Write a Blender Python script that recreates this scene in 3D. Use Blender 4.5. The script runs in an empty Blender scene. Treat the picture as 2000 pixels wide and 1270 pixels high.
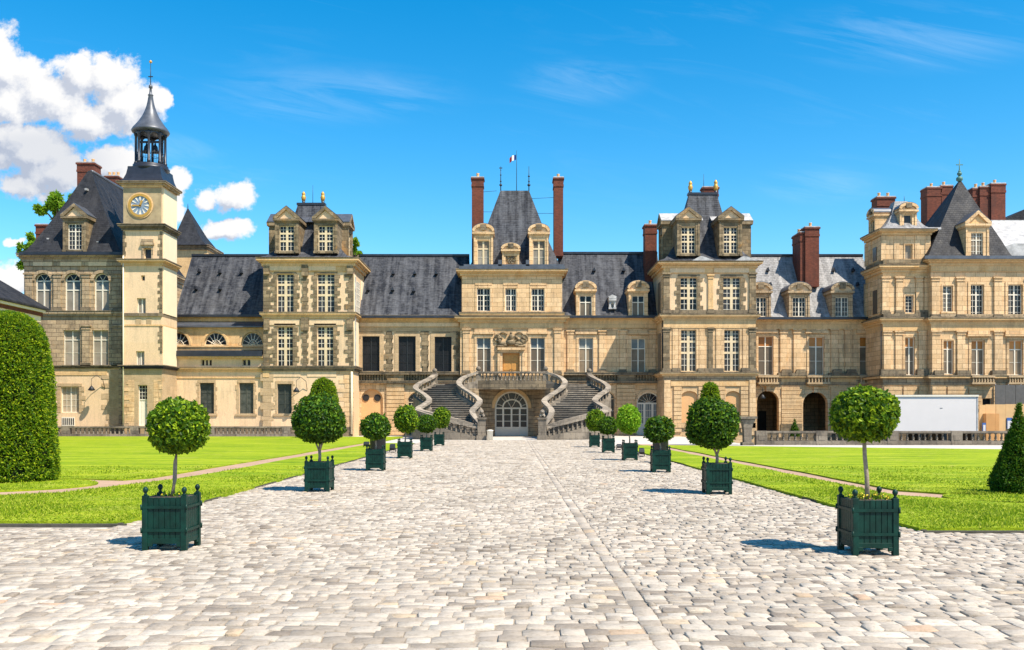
import bpy, bmesh, math, random
import numpy as np
from mathutils import Vector, Matrix
R = math.radians
random.seed(7)
RNG = np.random.default_rng(11)
S = bpy.context.scene
COL = S.collection
EYE, FPX, HZ = 1.65, 1800.0, 815.0      # eye height, focal length and horizon measured from the photograph

# ------------------------------------------------------------------ camera
cam = bpy.data.cameras.new('camera')
cam.lens = 36 * FPX / 2000; cam.sensor_width = 36; cam.shift_y = (HZ - 635) / 2000
cam.clip_start = 0.1; cam.clip_end = 5000
co = bpy.data.objects.new('camera', cam); COL.objects.link(co)
co.location = (0, 0, EYE); co.rotation_euler = (R(90), 0, 0)
S.camera = co

# ------------------------------------------------------------------ sun, sky, exposure
SUN_EL, SUN_AZ = 56, 131                # azimuth clockwise from the view direction: the sun stands to the right
SUN_STRENGTH, SKY_STRENGTH = 4.6, 0.11
S.view_settings.view_transform = 'Standard'; S.view_settings.look = 'None'
S.view_settings.exposure = 0.9; S.view_settings.gamma = 1
sl = bpy.data.lights.new('sun', 'SUN'); sl.energy = SUN_STRENGTH; sl.angle = R(0.5); sl.color = (1, .91, .76)
so = bpy.data.objects.new('sun', sl); COL.objects.link(so)
d_sun = Vector((math.sin(R(SUN_AZ)) * math.cos(R(SUN_EL)), math.cos(R(SUN_AZ)) * math.cos(R(SUN_EL)), math.sin(R(SUN_EL))))
so.rotation_euler = d_sun.to_track_quat('Z', 'Y').to_euler(); so.location = (60, -20, 80)

W = bpy.data.worlds.new('World'); S.world = W; W.use_nodes = True

class NT:
    """small helper to write node trees"""
    def __init__(s, tree): s.t = tree; s.n = tree.nodes; s.l = tree.links
    def node(s, typ, ins=None, **kw):
        n = s.n.new(typ)
        for k, v in kw.items(): setattr(n, k, v)
        for k, v in (ins or {}).items():
            i = n.inputs[k]
            if isinstance(v, bpy.types.NodeSocket): s.l.new(v, i)
            elif isinstance(v, (tuple, list)) and i.type == 'RGBA' and len(v) == 3: i.default_value = (*v, 1)
            else: i.default_value = v
        return n
    def math(s, op, a, b=0.0, c=None, clamp=False):
        ins = {0: a, 1: b}
        if c is not None: ins[2] = c
        return s.node('ShaderNodeMath', ins, operation=op, use_clamp=clamp).outputs[0]
    def vec(s, op, a, b=(0, 0, 0)):
        n = s.node('ShaderNodeVectorMath', {0: a, 1: b}, operation=op)
        return n.outputs['Value'] if op in ('LENGTH', 'DOT_PRODUCT') else n.outputs[0]
    def noise(s, vec, scale, detail=3, rough=.55, dist=0.0, out='Fac'):
        return s.node('ShaderNodeTexNoise', {'Vector': vec, 'Scale': scale, 'Detail': detail, 'Roughness': rough, 'Distortion': dist}).outputs[out]
    def ramp(s, fac, stops, interp='LINEAR'):
        n = s.node('ShaderNodeValToRGB', {'Fac': fac}); n.color_ramp.interpolation = interp
        els = n.color_ramp.elements
        while len(els) < len(stops): els.new(.5)
        for e, (p, c) in zip(els, stops):
            e.position = p; e.color = (*c, 1) if len(c) == 3 else c
        return n.outputs[0]
    def mix(s, fac, a, b, blend='MIX'):
        n = s.node('ShaderNodeMix', data_type='RGBA', blend_type=blend)
        for k, v in ((0, fac), (6, a), (7, b)):
            i = n.inputs[k]
            if isinstance(v, bpy.types.NodeSocket): s.l.new(v, i)
            elif isinstance(v, (tuple, list)): i.default_value = (*v, 1) if len(v) == 3 else v
            else: i.default_value = v
        return n.outputs[2]
    def mapr(s, v, a, b, c=0.0, d=1.0, smooth=False):
        return s.node('ShaderNodeMapRange', {0: v, 1: a, 2: b, 3: c, 4: d}, interpolation_type='SMOOTHSTEP' if smooth else 'LINEAR').outputs[0]

SKY_SAT, SKY_VAL, CLOUD = 1.5, 1.06, 4.6
def build_world():
    W.node_tree.nodes.clear()
    # cloud density as a function of direction (horizontal and vertical tangent)
    g = bpy.data.node_groups.new('cloud_density', 'ShaderNodeTree')
    g.interface.new_socket('P', in_out='INPUT', socket_type='NodeSocketVector')
    g.interface.new_socket('Density', in_out='OUTPUT', socket_type='NodeSocketFloat')
    k = NT(g); gi = k.node('NodeGroupInput'); go = k.node('NodeGroupOutput')
    P = gi.outputs[0]
    blobs = [(-10, 100, 62, 62), (20, 140, 70, 45), (0, 200, 110, 55), (95, 190, 95, 62), (150, 150, 60, 55), (215, 150, 62, 58), (245, 205, 75, 62),
             (300, 200, 42, 45), (325, 195, 18, 26), (180, 235, 85, 45), (40, 262, 120, 34), (60, 300, 100, 50), (110, 335, 110, 48), (55, 370, 70, 35),
             (215, 318, 68, 46), (250, 345, 60, 35), (345, 360, 34, 34), (340, 400, 24, 40), (455, 383, 54, 34), (410, 388, 34, 24), (442, 447, 62, 20),
             (20, 548, 60, 40), (30, 470, 26, 10), (-120, 180, 140, 90), (-160, 330, 120, 90), (-60, 60, 60, 50)]
    warp = k.vec('SCALE', k.vec('SUBTRACT', k.noise(P, 26, 4, .6, out='Color'), (.5, .5, .5)))
    warp.node.inputs['Scale'].default_value = .028
    q = k.vec('ADD', P, warp)
    acc = None
    for (px, py, rx, ry) in blobs:
        c = ((px - 1000) / FPX, (HZ - py) / FPX, 0)
        dd = k.vec('MULTIPLY', k.vec('SUBTRACT', q, c), (FPX / rx, FPX / ry, 0))
        v = k.math('SUBTRACT', 1.0, k.vec('LENGTH', dd))
        acc = v if acc is None else k.node('ShaderNodeMath', {0: acc, 1: v, 2: .18}, operation='SMOOTH_MAX').outputs[0]
    n1 = k.noise(P, 40, 9, .66)
    dens = k.math('ADD', acc, k.math('MULTIPLY', k.math('SUBTRACT', n1, .5), 1.5))
    k.l.new(dens, go.inputs[0])
    t = NT(W.node_tree)
    sky = t.node('ShaderNodeTexSky', sky_type='NISHITA', sun_disc=False, sun_elevation=R(SUN_EL), sun_rotation=R(SUN_AZ), altitude=100, air_density=1.0, dust_density=.3, ozone_density=2.0)
    tc = t.node('ShaderNodeTexCoord').outputs['Generated']
    sp = t.node('ShaderNodeSeparateXYZ', {0: tc})
    yy = t.math('MAXIMUM', sp.outputs[1], .02)
    uv = t.node('ShaderNodeCombineXYZ', {0: t.math('DIVIDE', sp.outputs[0], yy), 1: t.math('DIVIDE', sp.outputs[2], yy), 2: 0.0}).outputs[0]
    def dens_at(off):
        n = t.node('ShaderNodeGroup'); n.node_tree = g
        t.l.new(t.vec('ADD', uv, off), n.inputs[0]); return n.outputs[0]
    d0 = dens_at((0, 0, 0)); d1 = dens_at((.012, .016, 0))
    front = t.math('GREATER_THAN', sp.outputs[1], .03)
    cover = t.math('MULTIPLY', t.mapr(d0, .0, .38, smooth=True), front)
    # lit side of the cloud looks to the sun
    lit = t.mapr(t.math('SUBTRACT', d0, d1), -.34, .30)
    low = t.mapr(d0, .1, 1.1)
    shade = t.math('ADD', t.math('MULTIPLY', lit, .75), .3, clamp=True)
    ccol = t.ramp(shade, [(0, (.44, .50, .64)), (.38, (.66, .71, .82)), (.66, (.90, .92, .97)), (1, (1.08, 1.07, 1.06))])
    # grey lower bank of cloud
    gb = t.vec('MULTIPLY', t.vec('SUBTRACT', uv, ((70 - 1000) / FPX, (HZ - 318) / FPX, 0)), (FPX / 190, FPX / 85, 0))
    gfac = t.mapr(t.vec('LENGTH', gb),   .5, 1.1, .34, 0, smooth=True)
    ccol = t.mix(gfac, ccol, (.36, .45, .62))
    # thin cirrus: noise stretched along its streaks
    rot = t.node('ShaderNodeMapping', {'Vector': t.node('ShaderNodeMapping', {'Vector': uv, 'Rotation': (0, 0, R(11))}).outputs[0], 'Scale': (2.4, 17, 1)}).outputs[0]
    ci = t.noise(rot, 1.7, 8, .66, 1.2)
    big = t.noise(uv, 2.6, 2, .5)
    cir = t.math('MULTIPLY', t.mapr(ci, .52, .85), t.mapr(big, .44, .66))
    msk = None
    for (px, py, rx, ry) in ((640, 185, 330, 75), (1130, 160, 170, 60), (1780, 70, 330, 90), (330, 290, 160, 40), (1600, 360, 160, 50)):
        v = t.mapr(t.vec('LENGTH', t.vec('MULTIPLY', t.vec('SUBTRACT', uv, ((px - 1000) / FPX, (HZ - py) / FPX, 0)), (FPX / rx, FPX / ry, 0))), .3, 1.0, 1, 0, smooth=True)
        msk = v if msk is None else t.math('MAXIMUM', msk, v)
    cir = t.math('MAXIMUM', t.math('MULTIPLY', cir, .5), t.math('MULTIPLY', t.mapr(ci, .4, .8), msk))
    cir = t.math('MULTIPLY', t.math('MULTIPLY', cir, .22), t.mapr(sp.outputs[2], .05, .2))
    hs = t.node('ShaderNodeHueSaturation', {'Hue': .490, 'Saturation': SKY_SAT, 'Value': SKY_VAL, 'Color': sky.outputs[0]}).outputs[0]
    base = t.mix(cir, hs, (4.2, 5.2, 6.0))
    cc = t.node('ShaderNodeMix', data_type='RGBA', blend_type='MULTIPLY'); cc.inputs[0].default_value = 1
    t.l.new(ccol, cc.inputs[6]); cc.inputs[7].default_value = (CLOUD, CLOUD, CLOUD, 1)
    fin = t.mix(cover, base, cc.outputs[2])
    bg = t.node('ShaderNodeBackground', {'Color': fin, 'Strength': SKY_STRENGTH})
    out = t.node('ShaderNodeOutputWorld'); t.l.new(bg.outputs[0], out.inputs[0])

build_world()

# ------------------------------------------------------------------ helpers
def X(px, D): return (px - 1000) * D / FPX
def Z(py, D): return EYE - (py - HZ) * D / FPX
WL = {}                                   # world position of each thing and part

def thing(name, label, cat, loc, group=None, kind=None):
    o = bpy.data.objects.new(name, None); COL.objects.link(o)
    o.empty_display_size = .3; o.location = loc; WL[o] = Vector(loc)
    o['label'] = label; o['category'] = cat
    if group: o['group'] = group
    if kind: o['kind'] = kind
    return o

class MB:
    """collects faces and links them as ONE mesh object"""
    def __init__(s): s.v = []; s.f = []; s.m = []; s.s = []
    def add(s, verts, faces, m=0, smooth=False):
        b = len(s.v); s.v.extend([tuple(v) for v in verts])
        for f in faces: s.f.append([b + i for i in f]); s.m.append(m); s.s.append(smooth)
        return s
    def face(s, pts, m=0): return s.add(pts, [range(len(pts))], m)
    def box(s, x0, x1, y0, y1, z0, z1, m=0):
        if x0 > x1: x0, x1 = x1, x0
        if y0 > y1: y0, y1 = y1, y0
        if z0 > z1: z0, z1 = z1, z0
        v = [(x0, y0, z0), (x1, y0, z0), (x1, y1, z0), (x0, y1, z0), (x0, y0, z1), (x1, y0, z1), (x1, y1, z1), (x0, y1, z1)]
        return s.add(v, [(0, 3, 2, 1), (4, 5, 6, 7), (0, 1, 5, 4), (1, 2, 6, 5), (2, 3, 7, 6), (3, 0, 4, 7)], m)
    def ext(s, poly, y0, y1, m=0):        # polygon in x,z (counter-clockwise from the front) given a thickness
        n = len(poly)
        s.add([(x, y0, z) for x, z in poly] + [(x, y1, z) for x, z in poly],
              [tuple(range(n)), tuple(range(2 * n - 1, n - 1, -1))] + [(i, i + n, (i + 1) % n + n, (i + 1) % n) for i in range(n)], m)
        return s
    def loft(s, rings, m=0, smooth=False, cap0=False, cap1=True):
        n = len(rings[0]); fs = []
        for r in range(len(rings) - 1):
            for i in range(n):
                j = (i + 1) % n
                fs.append((r * n + i, r * n + j, r * n + n + j, r * n + n + i))
        if cap0: fs.append(tuple(range(n - 1, -1, -1)))
        if cap1: fs.append(tuple((len(rings) - 1) * n + i for i in range(n)))
        return s.add([p for r in rings for p in r], fs, m, smooth)
    def lathe(s, cx, cy, prof, n=12, m=0, smooth=True, rot=0.0):
        return s.loft([[(cx + r * math.cos(2 * math.pi * i / n + rot), cy + r * math.sin(2 * math.pi * i / n + rot), z) for i in range(n)] for r, z in prof], m, smooth, True, True)
    def tube(s, pts, r, n=6, m=0):
        pts = [Vector(p) for p in pts]; rings = []
        for i, p in enumerate(pts):
            d = (pts[min(i + 1, len(pts) - 1)] - pts[max(i - 1, 0)]).normalized()
            a = d.orthogonal().normalized() if abs(d.z) > .99 else d.cross(Vector((0, 0, 1))).normalized()
            b = d.cross(a); rr = r[i] if isinstance(r, (list, tuple)) else r
            rings.append([p + rr * (math.cos(2 * math.pi * k / n) * a + math.sin(2 * math.pi * k / n) * b) for k in range(n)])
        return s.loft(rings, m, True, True, True)
    def xform(s, rz=0, loc=(0, 0, 0)):
        c, q = math.cos(rz), math.sin(rz)
        s.v = [(x * c - y * q + loc[0], x * q + y * c + loc[1], z + loc[2]) for x, y, z in s.v]; return s
    def build(s, name, mats, parent=None, bevel=0):
        me = bpy.data.meshes.new(name)
        off = WL[parent] if parent is not None else Vector((0, 0, 0))
        me.from_pydata([(x - off.x, y - off.y, z - off.z) for x, y, z in s.v], [], s.f)
        for mt in (mats if isinstance(mats, (list, tuple)) else [mats]): me.materials.append(mt)
        me.polygons.foreach_set('material_index', s.m); me.polygons.foreach_set('use_smooth', s.s)
        me.update()
        o = bpy.data.objects.new(name, me); COL.objects.link(o)
        if parent is not None: o.parent = parent
        WL[o] = off
        if bevel:
            b = o.modifiers.new('bevel', 'BEVEL'); b.width = bevel; b.segments = 2; b.limit_method = 'ANGLE'
        return o

def np_mesh(name, V, F, mats, parent=None, smooth=False, mi=None):
    """V (n,3), F (m,k) as numpy arrays"""
    me = bpy.data.meshes.new(name); k = F.shape[1]
    me.vertices.add(len(V)); me.vertices.foreach_set('co', np.ascontiguousarray(V, dtype=np.float32).ravel())
    me.loops.add(F.size); me.loops.foreach_set('vertex_index', np.ascontiguousarray(F, dtype=np.int32).ravel())
    me.polygons.add(len(F)); me.polygons.foreach_set('loop_start', np.arange(0, F.size, k, dtype=np.int32))
    for mt in (mats if isinstance(mats, (list, tuple)) else [mats]): me.materials.append(mt)
    if mi is not None: me.polygons.foreach_set('material_index', np.asarray(mi, dtype=np.int32))
    me.polygons.foreach_set('use_smooth', np.full(len(F), smooth))
    me.update(calc_edges=True); me.validate()
    o = bpy.data.objects.new(name, me); COL.objects.link(o)
    if parent is not None: o.parent = parent
    WL[o] = WL.get(parent, Vector((0, 0, 0)))
    return o

def copy_tree(o, parent=None):
    c = o.copy(); COL.objects.link(c)
    if parent is not None: c.parent = parent
    for ch in list(o.children): copy_tree(ch, c)
    return c

def structure(o, label=None):
    o['kind'] = 'structure'
    if label: o['label'] = label
    return o
# ------------------------------------------------------------------ materials (all procedural)
def new_mat(name):
    m = bpy.data.materials.new(name); m.use_nodes = True
    t = NT(m.node_tree); b = t.n['Principled BSDF']
    return m, t, b
def simple(name, col, rough=.6, metal=0.0, var=.12, scale=6.0, spec=.5, bump=0.0):
    m, t, b = new_mat(name)
    tc = t.node('ShaderNodeTexCoord').outputs['Object']
    n = t.noise(tc, scale, 5, .6)
    c = t.mix(t.mapr(n, .25, .75), tuple(x * (1 - var) for x in col), tuple(min(1, x * (1 + var)) for x in col))
    t.l.new(c, b.inputs['Base Color']); b.inputs['Roughness'].default_value = rough; b.inputs['Metallic'].default_value = metal
    b.inputs['Specular IOR Level'].default_value = spec
    if bump:
        bp = t.node('ShaderNodeBump', {'Height': n, 'Strength': bump, 'Distance': .02}); t.l.new(bp.outputs[0], b.inputs['Normal'])
    return m
def wall_uv(t):
    """horizontal run along any upright wall, and height"""
    tc = t.node('ShaderNodeTexCoord').outputs['Object']
    sp = t.node('ShaderNodeSeparateXYZ', {0: tc})
    u = t.math('ADD', sp.outputs[0], sp.outputs[1])
    return tc, u, sp.outputs[2], t.node('ShaderNodeCombineXYZ', {0: u, 1: sp.outputs[2], 2: 0.0}).outputs[0]
def masonry(name, c1, c2, mortar, bw, bh, msize=.012, stain=(.2, .15, .1), stain_amt=.45, orange=0.0, bias=0.0, rough=.9, bump=.5, contrast=1.0, stain_scale=.35):
    m, t, b = new_mat(name)
    tc, u, z, uv = wall_uv(t)
    wob = t.vec('SCALE', t.vec('SUBTRACT', t.noise(tc, 3, 2, out='Color'), (.5, .5, .5))); wob.node.inputs['Scale'].default_value = .05
    br = t.node('ShaderNodeTexBrick', {'Vector': t.vec('ADD', uv, wob), 'Color1': c1, 'Color2': c2, 'Mortar': mortar, 'Scale': 1.0, 'Mortar Size': msize, 'Mortar Smooth': .3,
                                       'Bias': bias, 'Brick Width': bw, 'Row Height': bh}, offset=.5)
    col = br.outputs['Color']
    fine = t.noise(tc, 9, 6, .65)
    col = t.mix(1.0, col, t.ramp(fine, [(.25, (.78, .77, .75)), (.75, (1.12, 1.12, 1.12))]), 'MULTIPLY')
    # vertical run-off streaks and blotchy weathering of the stone
    sv = t.node('ShaderNodeCombineXYZ', {0: t.math('MULTIPLY', u, 2.2), 1: t.math('MULTIPLY', z, .28), 2: 0.0}).outputs[0]
    streak = t.noise(sv, 1.4, 6, .7)
    blot = t.noise(tc, stain_scale, 7, .68, .4)
    st = t.math('MULTIPLY', t.mapr(t.math('ADD', t.math('MULTIPLY', streak, .5), t.math('MULTIPLY', blot, .6)), .53, .69), stain_amt)
    col = t.mix(st, col, stain)
    if orange:
        on = t.mapr(t.noise(tc, .6, 5, .7, .6), .56, .72)
        col = t.mix(t.math('MULTIPLY', on, orange), col, (.52, .25, .06))
    t.l.new(col, b.inputs['Base Color']); b.inputs['Roughness'].default_value = rough; b.inputs['Specular IOR Level'].default_value = .25
    h = t.math('ADD', t.math('MULTIPLY', br.outputs['Fac'], -1.0), t.math('MULTIPLY', fine, .7))
    bp = t.node('ShaderNodeBump', {'Height': h, 'Strength': bump, 'Distance': .03}); t.l.new(bp.outputs[0], b.inputs['Normal'])
    return m
def slate_mat(name, base, light, streak_amt, rough, patch=(.075, .07, .07)):
    m, t, b = new_mat(name)
    tc = t.node('ShaderNodeTexCoord').outputs['Object']; sp = t.node('ShaderNodeSeparateXYZ', {0: tc})
    nn = t.node('ShaderNodeSeparateXYZ', {0: t.vec('ABSOLUTE', t.node('ShaderNodeNewGeometry').outputs['True Normal'])})
    side = t.math('GREATER_THAN', nn.outputs[0], nn.outputs[1])          # courses and run-off follow each slope
    u = t.math('ADD', t.math('MULTIPLY', sp.outputs[0], t.math('SUBTRACT', 1.0, side)), t.math('MULTIPLY', sp.outputs[1], side)); z = sp.outputs[2]
    uv = t.node('ShaderNodeCombineXYZ', {0: u, 1: z, 2: 0.0}).outputs[0]
    br = t.node('ShaderNodeTexBrick', {'Vector': uv, 'Color1': tuple(c * .72 for c in base), 'Color2': tuple(c * 1.3 for c in base), 'Mortar': tuple(c * .35 for c in base), 'Scale': 1.0,
                                       'Mortar Size': .016, 'Mortar Smooth': .4, 'Brick Width': .34, 'Row Height': .2}, offset=.5)
    sv = t.node('ShaderNodeCombineXYZ', {0: t.math('MULTIPLY', u, 1.5), 1: t.math('MULTIPLY', z, .13), 2: 0.0}).outputs[0]
    s1 = t.noise(sv, 1.2, 7, .68); s2 = t.noise(tc, 1.3, 7, .72)
    grain = t.noise(t.node('ShaderNodeCombineXYZ', {0: t.math('MULTIPLY', u, 2.2), 1: t.math('MULTIPLY', z, 6.5), 2: 0.0}).outputs[0], 1.0, 3, .7)
    f = t.math('MULTIPLY', t.mapr(t.math('ADD', t.math('ADD', t.math('MULTIPLY', s1, .55), t.math('MULTIPLY', s2, .3)), t.math('MULTIPLY', grain, .25)), .48, .72), streak_amt)
    col = t.mix(f, br.outputs['Color'], light)
    col = t.mix(t.mapr(t.noise(tc, .28, 3, .6), .55, .75, 0, .35), col, patch)
    t.l.new(col, b.inputs['Base Color'])
    t.l.new(t.mapr(s2, .3, .7, rough - .1, rough + .15), b.inputs['Roughness'])
    b.inputs['Specular IOR Level'].default_value = .18
    h = t.math('ADD', t.math('MULTIPLY', br.outputs['Fac'], -1.0), grain)
    bp = t.node('ShaderNodeBump', {'Height': h, 'Strength': .5, 'Distance': .03}); t.l.new(bp.outputs[0], b.inputs['Normal'])
    return m
def leaf_mat(name, c0, c1, c2, trans=.35, rough=.5, spec=.2):
    m, t, b = new_mat(name)
    r = t.node('ShaderNodeNewGeometry').outputs['Random Per Island']
    col = t.ramp(r, [(0, c0), (.55, c1), (1, c2)])
    t.l.new(col, b.inputs['Base Color']); b.inputs['Roughness'].default_value = rough; b.inputs['Specular IOR Level'].default_value = spec
    tr = t.node('ShaderNodeBsdfTranslucent', {'Color': t.mix(.5, col, (.45, .62, .05))})
    mx = t.node('ShaderNodeMixShader', {0: trans}); t.l.new(b.outputs[0], mx.inputs[1]); t.l.new(tr.outputs[0], mx.inputs[2])
    t.l.new(mx.outputs[0], t.n['Material Output'].inputs[0])
    return m
def glass_mat(name, c0, c1, rough=.12, scale=.9, spec=.22):
    m, t, b = new_mat(name)
    tc = t.node('ShaderNodeTexCoord').outputs['Object']
    n = t.noise(tc, scale, 3, .6)
    rv = t.node('ShaderNodeObjectInfo').outputs['Random']
    col = t.mix(t.mapr(t.math('ADD', n, t.mapr(rv, 0, 1, -.18, .18)), .35, .65), c0, c1)
    t.l.new(t.mix(1.0, col, t.ramp(rv, [(0, (.72, .74, .78)), (.5, (1, .98, .95)), (1, (1.25, 1.15, 1.0))]), 'MULTIPLY'), b.inputs['Base Color']); b.inputs['Roughness'].default_value = rough; b.inputs['Specular IOR Level'].default_value = spec
    bp = t.node('ShaderNodeBump', {'Height': t.noise(tc, 1.7, 2), 'Strength': .3, 'Distance': .05}); t.l.new(bp.outputs[0], b.inputs['Normal'])
    return m

M = {}
M['ashlar'] = masonry('warm_ashlar', (.62, .405, .215), (.78, .535, .305), (.28, .17, .085), .9, .42, .016, (.24, .165, .10), .55, .45)
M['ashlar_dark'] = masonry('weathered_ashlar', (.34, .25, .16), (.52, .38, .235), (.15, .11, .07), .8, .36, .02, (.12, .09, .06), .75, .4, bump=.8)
M['plaster'] = masonry('cream_plaster', (.73, .515, .315), (.76, .545, .345), (.745, .53, .33), 3.0, 2.0, .0, (.38, .30, .20), .6, .15, bump=.25)
M['quoin'] = masonry('grey_quoin_stone', (.135, .105, .065), (.33, .245, .148), (.19, .14, .085), .5, .33, .014, (.09, .07, .05), .5, .5, bump=.9, stain_scale=.9)
M['quoin_pale'] = masonry('tan_quoin_stone', (.42, .30, .175), (.52, .37, .22), (.55, .4, .24), .6, .36, .014, (.24, .17, .10), .4, .35, bump=.6, stain_scale=.9)
M['trim'] = masonry('cornice_stone', (.66, .42, .20), (.72, .48, .245), (.40, .27, .15), 1.3, .6, .01, (.30, .19, .10), .6, .65, bump=.4, stain_scale=.7)
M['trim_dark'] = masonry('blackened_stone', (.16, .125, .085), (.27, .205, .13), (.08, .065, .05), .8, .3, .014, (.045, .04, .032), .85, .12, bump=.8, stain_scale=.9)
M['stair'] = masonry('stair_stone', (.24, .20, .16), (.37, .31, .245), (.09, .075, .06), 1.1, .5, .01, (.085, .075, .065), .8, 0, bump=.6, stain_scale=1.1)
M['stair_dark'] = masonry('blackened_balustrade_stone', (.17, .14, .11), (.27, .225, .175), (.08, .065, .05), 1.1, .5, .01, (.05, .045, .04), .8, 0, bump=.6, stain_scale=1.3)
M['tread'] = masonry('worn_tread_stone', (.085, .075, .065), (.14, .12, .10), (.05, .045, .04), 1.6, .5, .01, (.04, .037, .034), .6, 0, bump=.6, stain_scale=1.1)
M['rust'] = masonry('rusticated_stone', (.62, .40, .205), (.69, .47, .26), (.34, .24, .13), 1.2, .36, .01, (.25, .17, .10), .5, .25, bump=.5, stain_scale=.8)
M['terracotta'] = simple('terracotta_plaster', (.64, .36, .16), .9, var=.1, scale=1.2, bump=.2)
M['brick'] = masonry('red_chimney_brick', (.125, .033, .02), (.20, .055, .033), (.13, .07, .05), .24, .09, .012, (.06, .03, .025), .6, 0, bump=.5, stain_scale=.8)
M['slate'] = slate_mat('blue_slate', (.017, .019, .026), (.15, .153, .168), .9, .6)
M['slate_dark'] = slate_mat('dark_slate', (.019, .0195, .024), (.055, .055, .060), .6, .62)
M['slate_pale_glare'] = slate_mat('glare_pale_slate', (.16, .156, .16), (.42, .405, .40), 1.0, .5, (.3, .27, .25))  # arcade roof's sun glare painted in; the turret's whitish patches are its own
M['lead'] = simple('grey_lead', (.085, .092, .11), .42, .25, .35, 2.0, bump=.15)
M['lead_dark'] = simple('dark_lead', (.028, .031, .042), .4, .3, .35, 2.0, bump=.1)
M['lead_pale'] = simple('whitened_lead', (.40, .385, .375), .55, .1, .45, 2.0, bump=.3)
M['glass'] = glass_mat('dark_window_glass', (.006, .007, .010), (.035, .035, .04))
M['glass_blue'] = glass_mat('sky_window_glass', (.11, .135, .15), (.2, .225, .24), .15)
M['blind'] = glass_mat('grey_drawn_blind', (.15, .115, .08), (.22, .175, .125), .35)
M['blind_grey'] = glass_mat('pale_drawn_curtain', (.24, .21, .165), (.33, .29, .24), .35)
M['amber'] = glass_mat('amber_pane', (.40, .15, .03), (.50, .22, .06), .3)  # orange like drawn blinds, an even pane colour
M['screen'] = glass_mat('black_window_screen', (.010, .011, .013), (.022, .022, .025), .5)
M['shutter'] = glass_mat('grey_green_curtain', (.045, .052, .045), (.085, .09, .08), .35, 3.0)
M['white'] = simple('white_joinery', (.72, .65, .53), .5, var=.06)
M['mullion'] = simple('stone_mullion', (.62, .49, .31), .8, var=.15, scale=3)
M['iron'] = simple('black_iron', (.02, .022, .025), .5, .3)
M['gold'] = simple('gilding', (.55, .30, .06), .45, .4)
M['copper'] = simple('green_copper', (.06, .17, .15), .6)
M['oak'] = simple('oak_door', (.52, .24, .05), .55, var=.2, scale=5)
M['dial'] = simple('clock_dial', (.19, .25, .33), .5, var=.1)
M['dial_ring'] = simple('clock_ring', (.62, .40, .08), .5, var=.1)
M['dial_face'] = simple('clock_wall', (.36, .27, .155), .9, var=.3, scale=1.5, bump=.2)
M['render_pale'] = simple('pale_render', (.74, .62, .42), .9, var=.05, scale=1.0)
M['panel'] = simple('white_cabin_panel', (.64, .59, .57), .5, var=.03, scale=1.0)
M['wood'] = simple('orange_ply_hoarding', (.56, .27, .09), .7, var=.15, scale=1.5)
M['wood2'] = simple('pale_ply_hoarding', (.62, .38, .17), .7, var=.12, scale=1.5)
M['netting'] = simple('grey_debris_netting', (.10, .095, .09), .9, var=.2, scale=3)
M['blue'] = simple('blue_sign', (.05, .12, .35), .5)
M['flag_r'] = simple('flag_red', (.6, .03, .03), .8); M['flag_w'] = simple('flag_white', (.75, .75, .75), .8); M['flag_b'] = simple('flag_blue', (.02, .05, .25), .8)
M['green_paint'] = simple('dark_green_paint', (.0012, .026, .018), .5, var=.5, scale=7, spec=.25, bump=.06)
M['soil'] = simple('potting_soil', (.07, .045, .03), .95, var=.4, scale=30, bump=.5)
M['bark'] = simple('pale_bark', (.28, .22, .16), .9, var=.35, scale=22, bump=.5)
M['bark_dark'] = simple('dark_bark', (.10, .07, .05), .9, var=.3, scale=12, bump=.5)
M['leaf'] = leaf_mat('glossy_leaf', (.007, .036, .002), (.06, .145, .004), (.34, .45, .014), .33)
M['leaf_dark'] = leaf_mat('deep_green_leaf', (.004, .024, .002), (.022, .08, .004), (.13, .235, .008), .25)
M['leaf_bright'] = leaf_mat('yellow_green_leaf', (.08, .22, .008), (.18, .36, .012), (.34, .50, .03), .4)
M['leaf_core'] = simple('shaded_foliage_core', (.010, .018, .004), .9, var=.4, scale=20, spec=.1)  # near-black, so the shade between the leaves sits in its colour
M['yew'] = leaf_mat('yew_sprig', (.022, .075, .003), (.11, .21, .004), (.36, .42, .010), .28, .5, .2)
M['yew_dark'] = leaf_mat('dark_yew_sprig', (.008, .045, .003), (.03, .10, .005), (.09, .19, .008), .18, .55, .2)
M['tree_leaf'] = leaf_mat('tree_leaf', (.06, .17, .01), (.13, .28, .015), (.28, .42, .02), .4)
M['yellow_flower'] = simple('yellow_flower', (.65, .50, .03), .6)

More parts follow.
